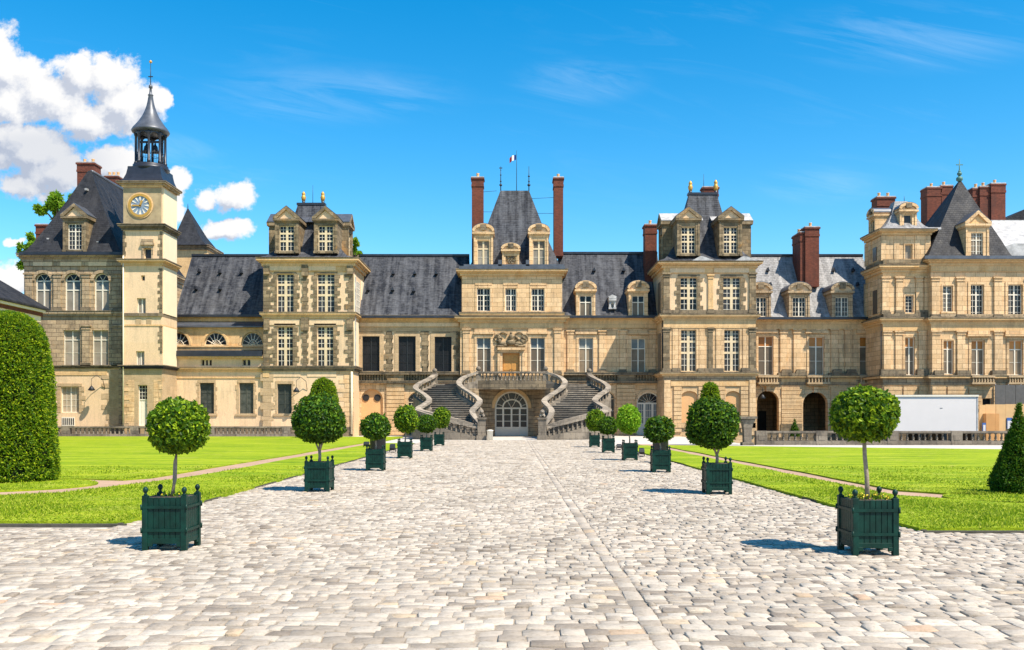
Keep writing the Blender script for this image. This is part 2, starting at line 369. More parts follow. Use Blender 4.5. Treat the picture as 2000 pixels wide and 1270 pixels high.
# ground
def cobble_mat():
    m, t, b = new_mat('pale_cobble')
    tc = t.node('ShaderNodeTexCoord').outputs['Object']
    r = t.node('ShaderNodeNewGeometry').outputs['Random Per Island']
    col = t.ramp(r, [(0, (.23, .19, .155)), (.13, (.325, .275, .225)), (.4, (.40, .345, .288)), (.7, (.455, .398, .335)), (.965, (.52, .462, .395)), (.994, (.46, .36, .25)), (1, (.44, .31, .22))])
    n = t.noise(tc, 17, 8, .74); n2 = t.noise(tc, .45, 5, .65); n3 = t.noise(tc, 60, 3, .6)
    col = t.mix(1.0, col, t.ramp(n, [(.3, (.58, .55, .51)), (.45, (.93, .92, .90)), (.6, (1.04, 1.04, 1.04)), (.75, (1.2, 1.2, 1.19))]), 'MULTIPLY')
    col = t.mix(1.0, col, t.ramp(n2, [(.3, (.84, .83, .81)), (.7, (1.12, 1.1, 1.08))]), 'MULTIPLY')
    t.l.new(col, b.inputs['Base Color']); b.inputs['Roughness'].default_value = .7; b.inputs['Specular IOR Level'].default_value = .3
    h = t.math('ADD', n, t.math('MULTIPLY', n3, .3))
    bp = t.node('ShaderNodeBump', {'Height': h, 'Strength': .55, 'Distance': .02}); t.l.new(bp.outputs[0], b.inputs['Normal'])
    return m
def ground_mat(name, c0, c1, scale, rough=.95, bump=.4):
    m, t, b = new_mat(name)
    tc = t.node('ShaderNodeTexCoord').outputs['Object']
    n = t.noise(tc, scale, 7, .7); n2 = t.noise(tc, scale * .07, 3)
    col = t.mix(t.mapr(t.math('ADD', t.math('MULTIPLY', n, .6), t.math('MULTIPLY', n2, .4)), .32, .68), c0, c1)
    t.l.new(col, b.inputs['Base Color']); b.inputs['Roughness'].default_value = rough; b.inputs['Specular IOR Level'].default_value = .2
    bp = t.node('ShaderNodeBump', {'Height': n, 'Strength': bump, 'Distance': .03}); t.l.new(bp.outputs[0], b.inputs['Normal'])
    return m
def lawn_mat():
    m, t, b = new_mat('lawn_turf')
    tc = t.node('ShaderNodeTexCoord').outputs['Object']
    n = t.noise(tc, 22, 6, .7); n2 = t.noise(t.node('ShaderNodeMapping', {'Vector': tc, 'Scale': (.25, 1.0, 1)}).outputs[0], .9, 5, .65); n3 = t.noise(tc, 4, 4, .65)
    f = t.math('ADD', t.math('ADD', t.math('MULTIPLY', n, .25), t.math('MULTIPLY', n2, .5)), t.math('MULTIPLY', n3, .25))
    col = t.ramp(f, [(.37, (.085, .165, .004)), (.46, (.18, .262, .006)), (.54, (.275, .34, .010)), (.66, (.40, .415, .04))])
    dry = t.mapr(t.noise(tc, .8, 6, .7, .5), .56, .72, 0, .55); col = t.mix(dry, col, (.42, .37, .10))      # dry patches
    sp = t.node('ShaderNodeSeparateXYZ', {0: tc}); st = t.math('SINE', t.math('MULTIPLY', t.math('ADD', sp.outputs[1], t.math('MULTIPLY', n2, 1.2)), 4.2))
    col = t.mix(t.mapr(st, -.3, .3, 0, .16, True), col, (.11, .18, .004))      # mowing bands
    t.l.new(col, b.inputs['Base Color']); b.inputs['Roughness'].default_value = .9; b.inputs['Specular IOR Level'].default_value = .15
    bp = t.node('ShaderNodeBump', {'Height': t.math('ADD', n, n3), 'Strength': .6, 'Distance': .04}); t.l.new(bp.outputs[0], b.inputs['Normal'])
    return m
M['cobble'] = cobble_mat()
M['joint'] = ground_mat('joint_sand', (.12, .095, .07), (.42, .36, .295), 7)
M['gravel'] = ground_mat('pale_gravel', (.42, .38, .34), (.54, .50, .45), 6)
M['lawn'] = lawn_mat()
M['dirt'] = ground_mat('reddish_dirt', (.30, .19, .13), (.46, .31, .22), 9)
M['edge'] = ground_mat('dark_edging', (.05, .045, .035), (.11, .10, .08), 9)
M['blade'] = leaf_mat('grass_blade', (.115, .20, .004), (.255, .325, .008), (.42, .42, .06), .3, .6, .15)
# ------------------------------------------------------------------ the ground
MO = (14.9, 62.0, 56.8, 90.0)                                # sunk dark moat, added to darken the gaps of the right balustrade: x0, x1, y0, y1
g = MB()
for x0, x1, y0, y1 in ((-1500, MO[0], -300, 3000), (MO[1], 1500, -300, 3000), (MO[0], MO[1], -300, MO[2]), (MO[0], MO[1], MO[3], 3000)):
    g.face([(x0, y0, -.06), (x1, y0, -.06), (x1, y1, -.06), (x0, y1, -.06)])
structure(g.build('ground', M['gravel']))
g = MB(); z = -2.4
g.face([(MO[0], MO[2], z), (MO[1], MO[2], z), (MO[1], MO[3], z), (MO[0], MO[3], z)])
for (xa, ya), (xb, yb) in (((MO[0], MO[2]), (MO[1], MO[2])), ((MO[1], MO[2]), (MO[1], MO[3])), ((MO[0], MO[3]), (MO[0], MO[2]))): g.face([(xa, ya, -.06), (xb, yb, -.06), (xb, yb, z), (xa, ya, z)])
structure(g.build('moat', M['edge']))  # dark colour on floor and sides, added so the balustrade gaps stay dark
g = MB(); g.face([(-40, -6, -.012), (40, -6, -.012), (40, 13.9, -.012), (-40, 13.9, -.012)])
g.face([(-6.05, 13.9, -.012), (6.0, 13.9, -.012), (6.0, 66, -.012), (-6.05, 66, -.012)])
structure(g.build('road_bed', M['joint']))

STRIPS = ((1.03, 1.20),)
def cobbles():
    """every paving stone is a little block with rounded edges, laid in courses across the drive"""
    q = []                                                  # x0, x1, y0, y1
    rng = random.Random(3)
    def course(xa, xb, y0, y1, k_):
        x = xa - rng.random() * .15
        while x < xb:
            w = rng.choice((.15, .19, .22, .25, .28, .33)) * rng.uniform(.9, 1.12) * k_
            if x + w > xb - .1: w = xb - x
            q.append((max(x, xa), x + w, y0, y1)); x += w
            if w <= 0: break
    y = 2.0
    while y < 66:
        k_ = .9 if y < 7.6 else (.77 if y < 10 else (.66 if y < 30 else .82)); h = rng.uniform(.155, .225) * k_
        xl, xr = (-17.5, 17.5) if y < 13.7 else (-5.98, 5.92)
        edges = [xl, STRIPS[0][0], STRIPS[0][1], xr]
        for i in (0, 2):
            if edges[i + 1] > edges[i]: course(edges[i], edges[i + 1], y, y + h, k_)
        y += h
    for a, b in STRIPS:
        y = 2.0
        while y < 66:
            h = rng.uniform(.18, .42); q.append((a, b, y, y + h)); y += h
    q = np.array(q); n = len(q)
    gap = RNG.uniform(.000, .006, (n, 4)); j = RNG.normal(0, .007, (n, 4, 2))
    x0, x1, y0, y1 = q[:, 0] + gap[:, 0], q[:, 1] - gap[:, 1], q[:, 2] + gap[:, 2], q[:, 3] - gap[:, 3]
    # slow wander of the courses so that they are not ruled lines
    def wand(x, y): return .035 * np.sin(x * 1.7 + y * .9) + .02 * np.sin(x * 4.1 - y * 2.3)
    c = np.stack([np.stack([x0, y0], 1), np.stack([x1, y0], 1), np.stack([x1, y1], 1), np.stack([x0, y1], 1)], 1) + np.clip(j, -.014, .014)
    ctr = c.mean(1)
    k = np.clip(RNG.normal(.11, .05, (n, 1)), .03, .25)       # corner rounding
    ring = []
    for i in range(4):
        a, b_, p = c[:, i], c[:, (i + 1) % 4], c[:, (i - 1) % 4]
        ring.append(a + (p - a) * k * .6); ring.append(a + (b_ - a) * k * .45)
    ring = np.stack(ring, 1)                                # n,8,2
    inner = ctr[:, None] + (ring - ctr[:, None]) * RNG.uniform(.90, .97, (n, 1, 1))
    zt = RNG.normal(-.002, .0055, n); tilt = RNG.normal(0, .03, (n, 2))
    def zz(p, base): return base + ((p - ctr[:, None]) * tilt[:, None]).sum(2)
    V = np.zeros((n, 25, 3))
    V[:, 0:8, :2] = ring; V[:, 0:8, 2] = -.04
    V[:, 8:16, :2] = ring; V[:, 8:16, 2] = zz(ring, (zt - .006)[:, None])
    V[:, 16:24, :2] = inner; V[:, 16:24, 2] = zz(inner, zt[:, None]) + RNG.normal(0, .0015, (n, 8))
    V[:, 24, :2] = ctr; V[:, 24, 2] = zt + RNG.uniform(.0, .007, n)
    yo = wand(V[..., 0], V[..., 1]); V[..., 1] += yo
    F = []
    for i in range(8):
        j2 = (i + 1) % 8
        F.append((i, j2, 8 + j2, 8 + i)); F.append((8 + i, 8 + j2, 16 + j2, 16 + i))
    for i in range(0, 8, 2): F.append((16 + i, 16 + i + 1, 16 + (i + 2) % 8, 24))
    F = np.array(F)
    FF = (F[None] + (np.arange(n) * 25)[:, None, None]).reshape(-1, 4)
    structure(np_mesh('cobbled_drive', V.reshape(-1, 3), FF, M['cobble'], None, True))
cobbles()

# lawns: raised turf sheets with their own little bank
def turf(name, poly, z, mat, skirt=.12):
    b = MB(); b.face([(x, y, z) for x, y in poly])
    n = len(poly)
    for i in range(n):
        (xa, ya), (xb, yb) = poly[i], poly[(i + 1) % n]
        b.face([(xa, ya, z - skirt), (xb, yb, z - skirt), (xb, yb, z), (xa, ya, z)])
    return structure(b.build(name, mat))
def wavy(a, b, n, amp, seed):
    r = random.Random(seed)
    return [(a[0] + (b[0] - a[0]) * i / n + r.uniform(-amp, amp) * (0 < i < n), a[1] + (b[1] - a[1]) * i / n + r.uniform(-amp, amp) * (0 < i < n)) for i in range(n + 1)]
LAWNS = []
def lawn(poly): LAWNS.append(poly); turf('lawn', poly, .05, M['lawn'])
# left: a strip along the drive, a dirt path, then the big lawn and the round island under the clipped yew
lawn(wavy((-5.95, 14.15), (-6.05, 57), 40, .03, 1) + wavy((-8.55, 57), (-8.6, 27), 20, .05, 2) + wavy((-8.75, 24), (-9.6, 19.6), 6, .04, 3) + [(-11, 18.6), (-13, 18.3), (-26, 18.3), (-26, 14.9)] + wavy((-18, 14.6), (-5.95, 14.15), 16, .04, 4)[:-1])
lawn(wavy((-9.0, 76), (-40, 77.5), 4, 0, 5)[:1] + [(-40, 77), (-40, 26), (-16, 25.4)] + wavy((-12, 24.2), (-10.0, 23.7), 5, .06, 6) + wavy((-9.6, 24.6), (-9.25, 57), 22, .05, 7) + [(-8.9, 66)])
lawn([(-13.3 + 3.3 * math.cos(a), 21.9 + 2.4 * math.sin(a)) for a in np.linspace(0, 2 * math.pi, 40)[:-1]])
# right: mirrored, the far edge running at a slight angle
lawn(wavy((5.92, 52.5), (5.88, 13.4), 40, .03, 8) + wavy((5.88, 13.3), (26, 13.6), 18, .04, 9) + [(26, 16.9), (13, 17.0), (10.8, 17.5), (9.2, 17.5)] + wavy((7.9, 19.0), (7.75, 52.5), 22, .05, 10))
lawn(wavy((8.4, 53), (8.5, 21.5), 22, .05, 11) + wavy((8.5, 20.3), (9.6, 18.9), 3, .05, 12) + [(10.9, 19.6), (14, 20.8), (26, 20.8), (26, 45.5), (8.2, 53)][:-1])
lawn([(11.6 + 2.9 * math.cos(a), 18.4 + 1.75 * math.sin(a)) for a in np.linspace(0, 2 * math.pi, 40)[:-1]])
turf('path', [(-8.3, 14.6), (-8.4, 60), (-26, 60), (-26, 14.6)], .012, M['dirt'], .06)
turf('path', [(7.6, 56), (7.7, 14.4), (26, 14.4), (26, 44)], .012, M['dirt'], .06)
b = MB()
for xs, y0, y1 in ((-6.0, 14.1, 57), (5.93, 13.25, 52.5)):
    b.box(xs - .035, xs + .035, y0, y1, -.05, .03)
b.box(-26, -5.9, 14.03, 14.12, -.05, .02); b.box(5.9, 26, 13.16, 13.26, -.05, .02)
structure(b.build('lawn_edging', M['edge']))

def inside(poly, P):
    x, y = P[:, 0], P[:, 1]; r = np.zeros(len(P), bool); j = len(poly) - 1
    for i in range(len(poly)):
        xi, yi = poly[i]; xj, yj = poly[j]
        r ^= ((yi > y) != (yj > y)) & (x < (xj - xi) * (y - yi) / (yj - yi + 1e-12) + xi); j = i
    return r
def grass():
    pts = []
    for poly in LAWNS:
        a = np.array(poly); lo, hi = a.min(0), a.max(0)
        for (ya, yb, dens) in ((13, 17, 800), (17, 21, 420), (21, 25, 190), (25, 30, 70)):
            y0, y1 = max(lo[1], ya), min(hi[1], yb)
            if y1 <= y0: continue
            xlim = yb * .62
            x0, x1 = max(lo[0], -xlim), min(hi[0], xlim)
            if x1 <= x0: continue
            p = RNG.uniform((x0, y0), (x1, y1), (int((x1 - x0) * (y1 - y0) * dens), 2))
            pts.append(p[inside(poly, p)])
    p = np.concatenate(pts); n = len(p)
    ang = RNG.uniform(0, 2 * np.pi, n); h = RNG.uniform(.012, .04, n) * (1 + .5 * np.sin(p[:, 0] * 1.9 + 1.3 * np.sin(p[:, 1] * 1.1))) ; w = RNG.uniform(.006, .012, n) * (1 + p[:, 1] / 25)
    dx, dy = np.cos(ang) * w, np.sin(ang) * w; lean = RNG.normal(0, .02, (n, 2))
    V = np.zeros((n, 3, 3)); V[:, 0, 0] = p[:, 0] - dx; V[:, 0, 1] = p[:, 1] - dy; V[:, 1, 0] = p[:, 0] + dx; V[:, 1, 1] = p[:, 1] + dy; V[:, :2, 2] = .048
    V[:, 2, :2] = p + lean; V[:, 2, 2] = .05 + h
    o = np_mesh('grass', V.reshape(-1, 3), np.arange(n * 3).reshape(-1, 3), M['blade'])
    o['kind'] = 'stuff'; o['label'] = 'short bright green grass blades growing on the lawns'; o['category'] = 'grass'
grass()

# ------------------------------------------------------------------ leaves, clipped yews, trees
def leaf_cards(P, N, L, Wd, spread=.8, seed=0, droop=0.0):
    """one folded leaf per point; N is the outward direction"""
    r = np.random.default_rng(seed); n = len(P)
    d = N + r.normal(0, spread, (n, 3)); d[:, 2] -= droop; d /= np.linalg.norm(d, axis=1, keepdims=True)
    a = np.cross(d, r.normal(0, 1, (n, 3))); a /= np.linalg.norm(a, axis=1, keepdims=True) + 1e-9
    up = np.cross(a, d)
    l = (L * r.uniform(.7, 1.25, n))[:, None]; w = (Wd * r.uniform(.75, 1.2, n))[:, None]
    base = P; tip = P + d * l - up * l * .15; mid = P + d * l * .45
    V = np.stack([base, mid + a * w * .5 + up * w * .18, tip, mid - a * w * .5 + up * w * .18], 1)
    return V.reshape(-1, 3)
def leaf_shingle(P, N, L, Wd, seed=0, tilt=.55, out=.3, droop=.25):
    """leaves that lie across the surface and face outward, each tilted its own way"""
    r = np.random.default_rng(seed); n = len(P)
    nn = N + r.normal(0, tilt, (n, 3)); nn /= np.linalg.norm(nn, axis=1, keepdims=True)
    d = r.normal(0, 1, (n, 3)); d -= nn * (d * nn).sum(1, keepdims=True); d += nn * out; d[:, 2] -= droop; d /= np.linalg.norm(d, axis=1, keepdims=True)
    a = np.cross(d, nn); a /= np.linalg.norm(a, axis=1, keepdims=True) + 1e-9; up = np.cross(a, d)
    l = (L * r.uniform(.7, 1.25, n))[:, None]; w = (Wd * r.uniform(.75, 1.2, n))[:, None]
    V = np.stack([P, P + d * l * .28 + a * w * .5 + up * w * .14, P + d * l * .7 + a * w * .38 + up * w * .08, P + d * l - up * l * .14, P + d * l * .7 - a * w * .38 + up * w * .08, P + d * l * .28 - a * w * .5 + up * w * .14], 1)
    return V.reshape(-1, 3)
def ellipsoid_pts(n, seed, bumps=9, depth=.16):
    r = np.random.default_rng(seed)
    u = r.normal(0, 1, (n, 3)); u /= np.linalg.norm(u, axis=1, keepdims=True)
    c = r.normal(0, 1, (bumps * 5, 3)); c /= np.linalg.norm(c, axis=1, keepdims=True); amp = r.uniform(-.10, .09, bumps * 5)
    bump = (np.exp(-((u[:, None] - c[None]) ** 2).sum(2) / .09) * amp).sum(1)
    rad = (1 + bump) * (1 - depth * r.random(n) ** 1.6) + (r.random(n) < .03) * r.uniform(.0, .1, n)
    return u, u * rad[:, None]
def shape_ball(p):
    """clipped head: round top, flatter underside"""
    q = p.copy(); low = q[:, 2] < 0
    q[low, 2] = -np.abs(q[low, 2]) ** .9 * .86
    s = np.sqrt(np.maximum(0, 1 - np.clip(q[:, 2] / 1.0, -1, 1) ** 2)) ** -.12
    q[:, :2] *= np.clip(s, 1, 1.06)[:, None]
    return q
def ico(sub):
    bm = bmesh.new(); bmesh.ops.create_icosphere(bm, subdivisions=sub, radius=1)
    v = np.array([tuple(p.co) for p in bm.verts]); f = [tuple(p.index for p in q.verts) for q in bm.faces]; bm.free()
    return v, f
def mixed_mesh(name, parts, mats, parent=None):
    """parts: (V, F, material index)"""
    me = bpy.data.meshes.new(name); V = []; F = []; mi = []; o = 0
    for v, f, m in parts:
        V.append(np.asarray(v, float)); F += (np.asarray(f) + o).tolist(); mi += [m] * len(f); o += len(v)
    me.from_pydata(np.concatenate(V).tolist(), [], F)
    for mt in mats: me.materials.append(mt)
    me.polygons.foreach_set('material_index', mi); me.update()
    ob = bpy.data.objects.new(name, me); COL.objects.link(ob)
    if parent is not None: ob.parent = parent
    WL[ob] = WL.get(parent, Vector((0, 0, 0)))
    return ob
def thin(p, centres, rad, keep, r):
    """drops most leaves round a few spots so that the core, coloured dark like shaded twigs, shows"""
    d = np.sqrt(((p[:, None] - centres[None]) ** 2).sum(2)); hole = (d < rad[None]).any(1)
    return ~(hole & (r.random(len(p)) > keep))
def crown_obj(rx, rz, n, L, Wd, mat, seed, centre, parent, depth=.24, core=.78):
    u, p = ellipsoid_pts(n, seed, depth=depth)
    rs = np.random.default_rng(seed + 9); p = shape_ball(p) * (rx * rs.uniform(.97, 1.03), rx, rz) ; p[:, 0] += p[:, 2] * rs.uniform(-.09, .09)
    q = rs.normal(0, 1, (16, 3)); q[:, 2] -= .25; q /= np.linalg.norm(q, axis=1, keepdims=True)
    kp = thin(p, q * (rx, rx, rz), rs.uniform(.09, .2, 16) * rx, .3, rs); p, u = p[kp], u[kp]
    V = leaf_shingle(p, u, L, Wd, seed) + centre
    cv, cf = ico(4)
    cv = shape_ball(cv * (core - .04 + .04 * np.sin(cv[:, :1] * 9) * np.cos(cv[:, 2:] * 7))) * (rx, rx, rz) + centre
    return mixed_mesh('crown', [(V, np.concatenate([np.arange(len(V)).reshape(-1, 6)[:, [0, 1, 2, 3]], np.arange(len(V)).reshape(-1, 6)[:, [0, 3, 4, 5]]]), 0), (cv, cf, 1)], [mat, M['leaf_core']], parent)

# a clipped tree in its green timber planter; local origin at the middle of the planter foot
def planter_tree(name, label, cat, x, y, w, h, crown, trunk, mat, seed, n, L, Wd, fork=False, detail=True, rot=0.0, flowers=None):
    t = thing(name, label, cat, (0, 0, 0), 'clipped trees in green planters along the drive')
    a = w / 2; e = .035
    b = MB()
    b.box(-a + .012, a - .012, -a + .012, a - .012, .11, h - .03)             # inner box under the boards
    nb = 6
    for i in range(nb):                                                    # upright boards with open joints
        u0 = -a + .05 + (w - .1) * i / nb + .0025; u1 = -a + .05 + (w - .1) * (i + 1) / nb - .0025
        for sgn in (-1, 1):
            b.box(u0, u1, sgn * (a - .012), sgn * (a + .002), .115, h - .012)
            b.box(sgn * (a - .012), sgn * (a + .002), u0, u1, .115, h - .012)
    b.box(-a + .03, a - .03, -a - .006, -a + .01, .085, .15); b.box(-a + .03, a - .03, a - .01, a + .006, .085, .15)
    b.box(-a - .006, -a + .01, -a + .03, a - .03, .085, .15); b.box(a - .01, a + .006, -a + .03, a - .03, .085, .15)
    box = b.build('planter', M['green_paint'], t, .004 if detail else 0)
    post = None
    for sx in (-1, 1):
        for sy in (-1, 1):
            p = MB(); cx, cy = sx * (a - .018), sy * (a - .018)
            p.box(cx - e, cx + e, cy - e, cy + e, 0, h + .012)
            for k in (0, 1):                                               # little bracket beside each foot
                if k: p.box(cx - sx * (e + .055), cx - sx * (e - .001), cy + sy * .012 - .016, cy + sy * .012 + .016, .05, .1)
                else: p.box(cx + sx * .012 - .016, cx + sx * .012 + .016, cy - sy * (e + .055), cy - sy * (e - .001), .05, .1)
            p.build('corner_post', M['green_paint'], box, .005 if detail else 0)
            f = MB(); r = .034
            f.lathe(cx, cy, [(.02, h + .012), (.026, h + .02), (.014, h + .034), (.018, h + .045), (r * .8, h + .058), (r, h + .078), (r * .82, h + .1), (r * .4, h + .115), (.006, h + .12)], 12)
            f.build('finial', M['green_paint'], box)
    for zb in (.235, h - .15):
        q = MB(); o_ = a + .016
        for sgn in (-1, 1):
            q.box(-o_ - .012, o_ + .012, sgn * (o_ + .004), sgn * (o_ - .006), zb, zb + .036); q.box(sgn * (o_ + .004), sgn * (o_ - .006), -o_ + .008, o_ - .008, zb + .0015, zb + .0345)
            for s2 in (-1, 1): q.lathe(sgn * (o_ + .004), s2 * (o_ + .004), [(.013, zb - .016), (.013, zb + .052)], 8)
        q.build('iron_band', M['green_paint'], box)
    s_ = MB(); s_.box(-a + .014, a - .014, -a + .014, a - .014, h - .03, h - .022); s_.build('soil', M['soil'], t)
    cx, cz, rx, rz = crown; tw = MB(); z0 = cz - rz * .62; r0 = trunk
    rr = random.Random(seed)
    if fork:
        zf = h + (cz - rz * .86 - h) * .55
        tw.tube([(0, 0, h - .03), (.01, 0, (h + zf) / 2), (0, 0, zf + .01)], [r0 * 1.1, r0, r0], 10)
        for k in range(4):
            an = k * 1.57 + .5 + rr.uniform(-.3, .3); q = rx * rr.uniform(.35, .6)
            tw.tube([(0, 0, zf - .02), (q * .35 * math.cos(an), q * .35 * math.sin(an), zf + (z0 - zf) * .5), (q * math.cos(an) + cx, q * math.sin(an), z0 + .18)], [r0 * .7, r0 * .5, r0 * .35], 8)
    else:
        tw.tube([(0, 0, h - .03), (cx * .3 + .008, 0, h + (z0 - h) * .3), (cx * .5 - .006, .01, h + (z0 - h) * .65), (cx, 0, z0 + .1)], [r0 * 1.2, r0, r0 * .95, r0 * .85], 10)
    tw.build('trunk', M['bark'], t)
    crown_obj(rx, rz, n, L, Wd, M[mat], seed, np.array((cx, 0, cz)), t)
    if flowers:
        u = RNG.uniform(-a * .8, a * .8, (flowers[0], 2)); P = np.column_stack([u, np.full(len(u), h - .02)])
        V = leaf_cards(P, np.tile((0, 0, 1.0), (len(P), 1)), .075, .03, .5, seed)
        P2 = np.column_stack([RNG.uniform(-a * .8, a * .8, (flowers[1], 2)), RNG.uniform(h - .005, h + .04, flowers[1])])
        V2 = leaf_cards(P2, np.tile((0, 0, 1.0), (len(P2), 1)), .028, .026, 1.5, seed + 3)
        wd = mixed_mesh('weeds', [(V, np.arange(len(V)).reshape(-1, 4), 0), (V2, np.arange(len(V2)).reshape(-1, 4), 1)], [M['leaf'], M['yellow_flower']], t); wd['kind'] = 'stuff'
    t.location = (x, y, .0); t.rotation_euler = (0, 0, rot)
    return t

def zc(py, D): return Z(py, D)
PT = [  # px, base py, crown (px0, px1, py0, py1), leaf kind, fork, label
    (336, 1070, (287, 412, 778, 892), 'leaf', 0, 'bright round clipped tree on a straight stem in the front left planter'),
    (1694, 1079, (1617, 1757, 752, 870), 'leaf', 0, 'broad clipped tree with yellow weeds at its foot in the front right planter'),
    (624, 959, (569, 676, 770, 874), 'leaf_dark', 1, 'deep green clipped tree with a forked trunk, second planter on the left'),
    (1400, 964, (1338, 1448, 770, 886), 'leaf_dark', 1, 'dark clipped tree on spreading forked limbs, second planter on the right'),
    (734, 919, (703, 764, 808, 862), 'leaf_dark', 0, 'small dark ball tree with a black bin behind it, third planter on the left'),
    (1290, 922, (1256, 1320, 811, 868), 'leaf_dark', 0, 'dark ball tree with a black bin behind it, third planter on the right'),
    (791, 895, (768, 819, 789, 850), 'leaf', 0, 'light green clipped tree on a tall stem, fourth planter on the left'),
    (1230, 899, (1202, 1254, 788, 852), 'leaf_bright', 0, 'loose yellow green clipped tree, fourth planter on the right before the glazed arch'),
    (833, 881, (812, 855, 809, 847), 'leaf_dark', 0, 'dark flattened ball tree, fifth planter on the left'),
    (1188, 884, (1165, 1208, 812, 851), 'leaf_dark', 0, 'dark little ball tree, fifth planter on the right'),
    (858, 870.5, (844, 880, 793, 840), 'leaf', 0, 'farthest clipped tree on the left, fresh green beside the staircase balustrade'),
    (1161, 873.5, (1143, 1183, 798, 846), 'leaf', 0, 'farthest clipped tree on the right, half behind its dark neighbour at the staircase'),
]
for i, (px, py, (a0, a1, b0, b1), mat, fk, lab) in enumerate(PT):
    D = FPX * EYE / (py - HZ); x = X(px, D)
    rx = (a1 - a0) / 2 * D / FPX; rz = (b1 - b0) / 2 * D / FPX; cz = Z((b0 + b1) / 2, D); cx = X((a0 + a1) / 2, D) - x
    big = i < 2; n = 7600 if big else (6400 if i < 4 else 2600)
    LL = (.064 if big else .078) if i < 4 else .095
    planter_tree('potted_tree', lab, 'potted tree', x, D, .515, .67, (cx, cz - rz * .01, rx * .90, rz * .93), .026 if not fk else .034, mat, 20 + i, n, LL, LL * .66, bool(fk), i < 4,
                 random.uniform(-.04, .04) if i > 1 else 0, ((60, 90) if i == 1 else (22, 3)) if big else None)

def yew(label, px, D, pytop, prof, n, L, mat, seed, zb=.05):
    """clipped yew: prof = (height fraction, radius in metres)"""
    H = Z(pytop, D); x = X(px, D)
    t = thing('clipped_yew', label, 'topiary', (x, D, zb))
    r = np.random.default_rng(seed)
    hs = np.array([p[0] for p in prof]); rs = np.array([p[1] for p in prof])
    area = np.maximum(rs, .05); u = np.interp(r.random(n), np.cumsum(np.concatenate([[0], (area[1:] + area[:-1]) / 2 * (np.diff(hs) + np.abs(np.diff(rs)) / H)])) / np.sum((area[1:] + area[:-1]) / 2 * (np.diff(hs) + np.abs(np.diff(rs)) / H)), hs)
    th = r.uniform(0, 2 * np.pi, n); rad = np.interp(u, hs, rs)
    lump = 1 + .02 * np.sin(th * 5 + u * 9) + .02 * np.sin(th * 11 - u * 17) + .018 * np.sin(th * 19 + u * 31) + .014 * np.sin(th * 37 - u * 53)
    rad = rad * lump - (r.random(n) ** 2) * .09
    slope = np.interp(u, (hs[1:] + hs[:-1]) / 2, -np.diff(rs) / (np.diff(hs) * H + 1e-6)); slope = np.clip(slope, -3, 6)
    N = np.column_stack([np.cos(th), np.sin(th), slope]); N /= np.linalg.norm(N, axis=1, keepdims=True)
    P = np.column_stack([rad * np.cos(th), rad * np.sin(th), u * (H - zb)])
    k = 90; cu = r.random(k) ** 1.5 * .9; ct = r.uniform(0, 2 * np.pi, k); cr = np.interp(cu, hs, rs)
    kp = thin(P, np.column_stack([cr * np.cos(ct), cr * np.sin(ct), cu * (H - zb)]), r.uniform(.04, .13, k) * rs.max(), .25, r); P, N = P[kp], N[kp]
    V = leaf_cards(P - N * L * .3, N * .7, L, L * .5, .8, seed)
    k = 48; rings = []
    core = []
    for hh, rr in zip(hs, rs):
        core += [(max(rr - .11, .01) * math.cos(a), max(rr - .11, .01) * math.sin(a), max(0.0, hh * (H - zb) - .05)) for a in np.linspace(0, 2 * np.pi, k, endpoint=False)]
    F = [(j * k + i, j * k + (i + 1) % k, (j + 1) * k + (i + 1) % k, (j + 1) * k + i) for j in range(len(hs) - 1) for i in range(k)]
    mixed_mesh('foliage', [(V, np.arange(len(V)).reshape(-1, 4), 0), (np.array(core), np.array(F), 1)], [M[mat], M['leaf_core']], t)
    s_ = MB(); s_.tube([(x, D, 0), (x, D, zb + .5)], .12, 8); s_.build('stem', M['bark_dark'], t)
    return t
yew('huge rounded column of clipped yew at the left edge of the lawn', 14, 23.3, 609, [(0, 1.08), (.03, 1.17), (.2, 1.15), (.45, 1.09), (.7, 1.0), (.84, .9), (.91, .78), (.96, .6), (.99, .34), (1, .03)], 52000, .075, 'yew', 1)
yew('pointed cone of dark clipped yew at the right edge of the lawn', 1990, 19.6, 790, [(0, .42), (.04, .55), (.12, .565), (.4, .38), (.7, .19), (.9, .07), (1, .01)], 16000, .06, 'yew_dark', 2)
yew('rounded bell of clipped yew rising behind the second left planter', 632, 72, 738, [(0, 1.35), (.1, 1.42), (.35, 1.3), (.6, 1.14), (.8, .97), (.9, .8), (.96, .55), (1, .05)], 9000, .16, 'yew', 3)
yew('small rounded yew top showing over the second right planter', 1387, 56, 748, [(0, 1.0), (.1, 1.05), (.5, .78), (.75, .58), (.88, .5), (.95, .4), (.985, .26), (1, .03)], 6000, .16, 'yew', 4)
yew('tiny pointed conifer between the two open arches', 1552, 78, 819, [(0, .42), (.08, .45), (.5, .28), (.8, .12), (1, .02)], 900, .14, 'yew_dark', 5)

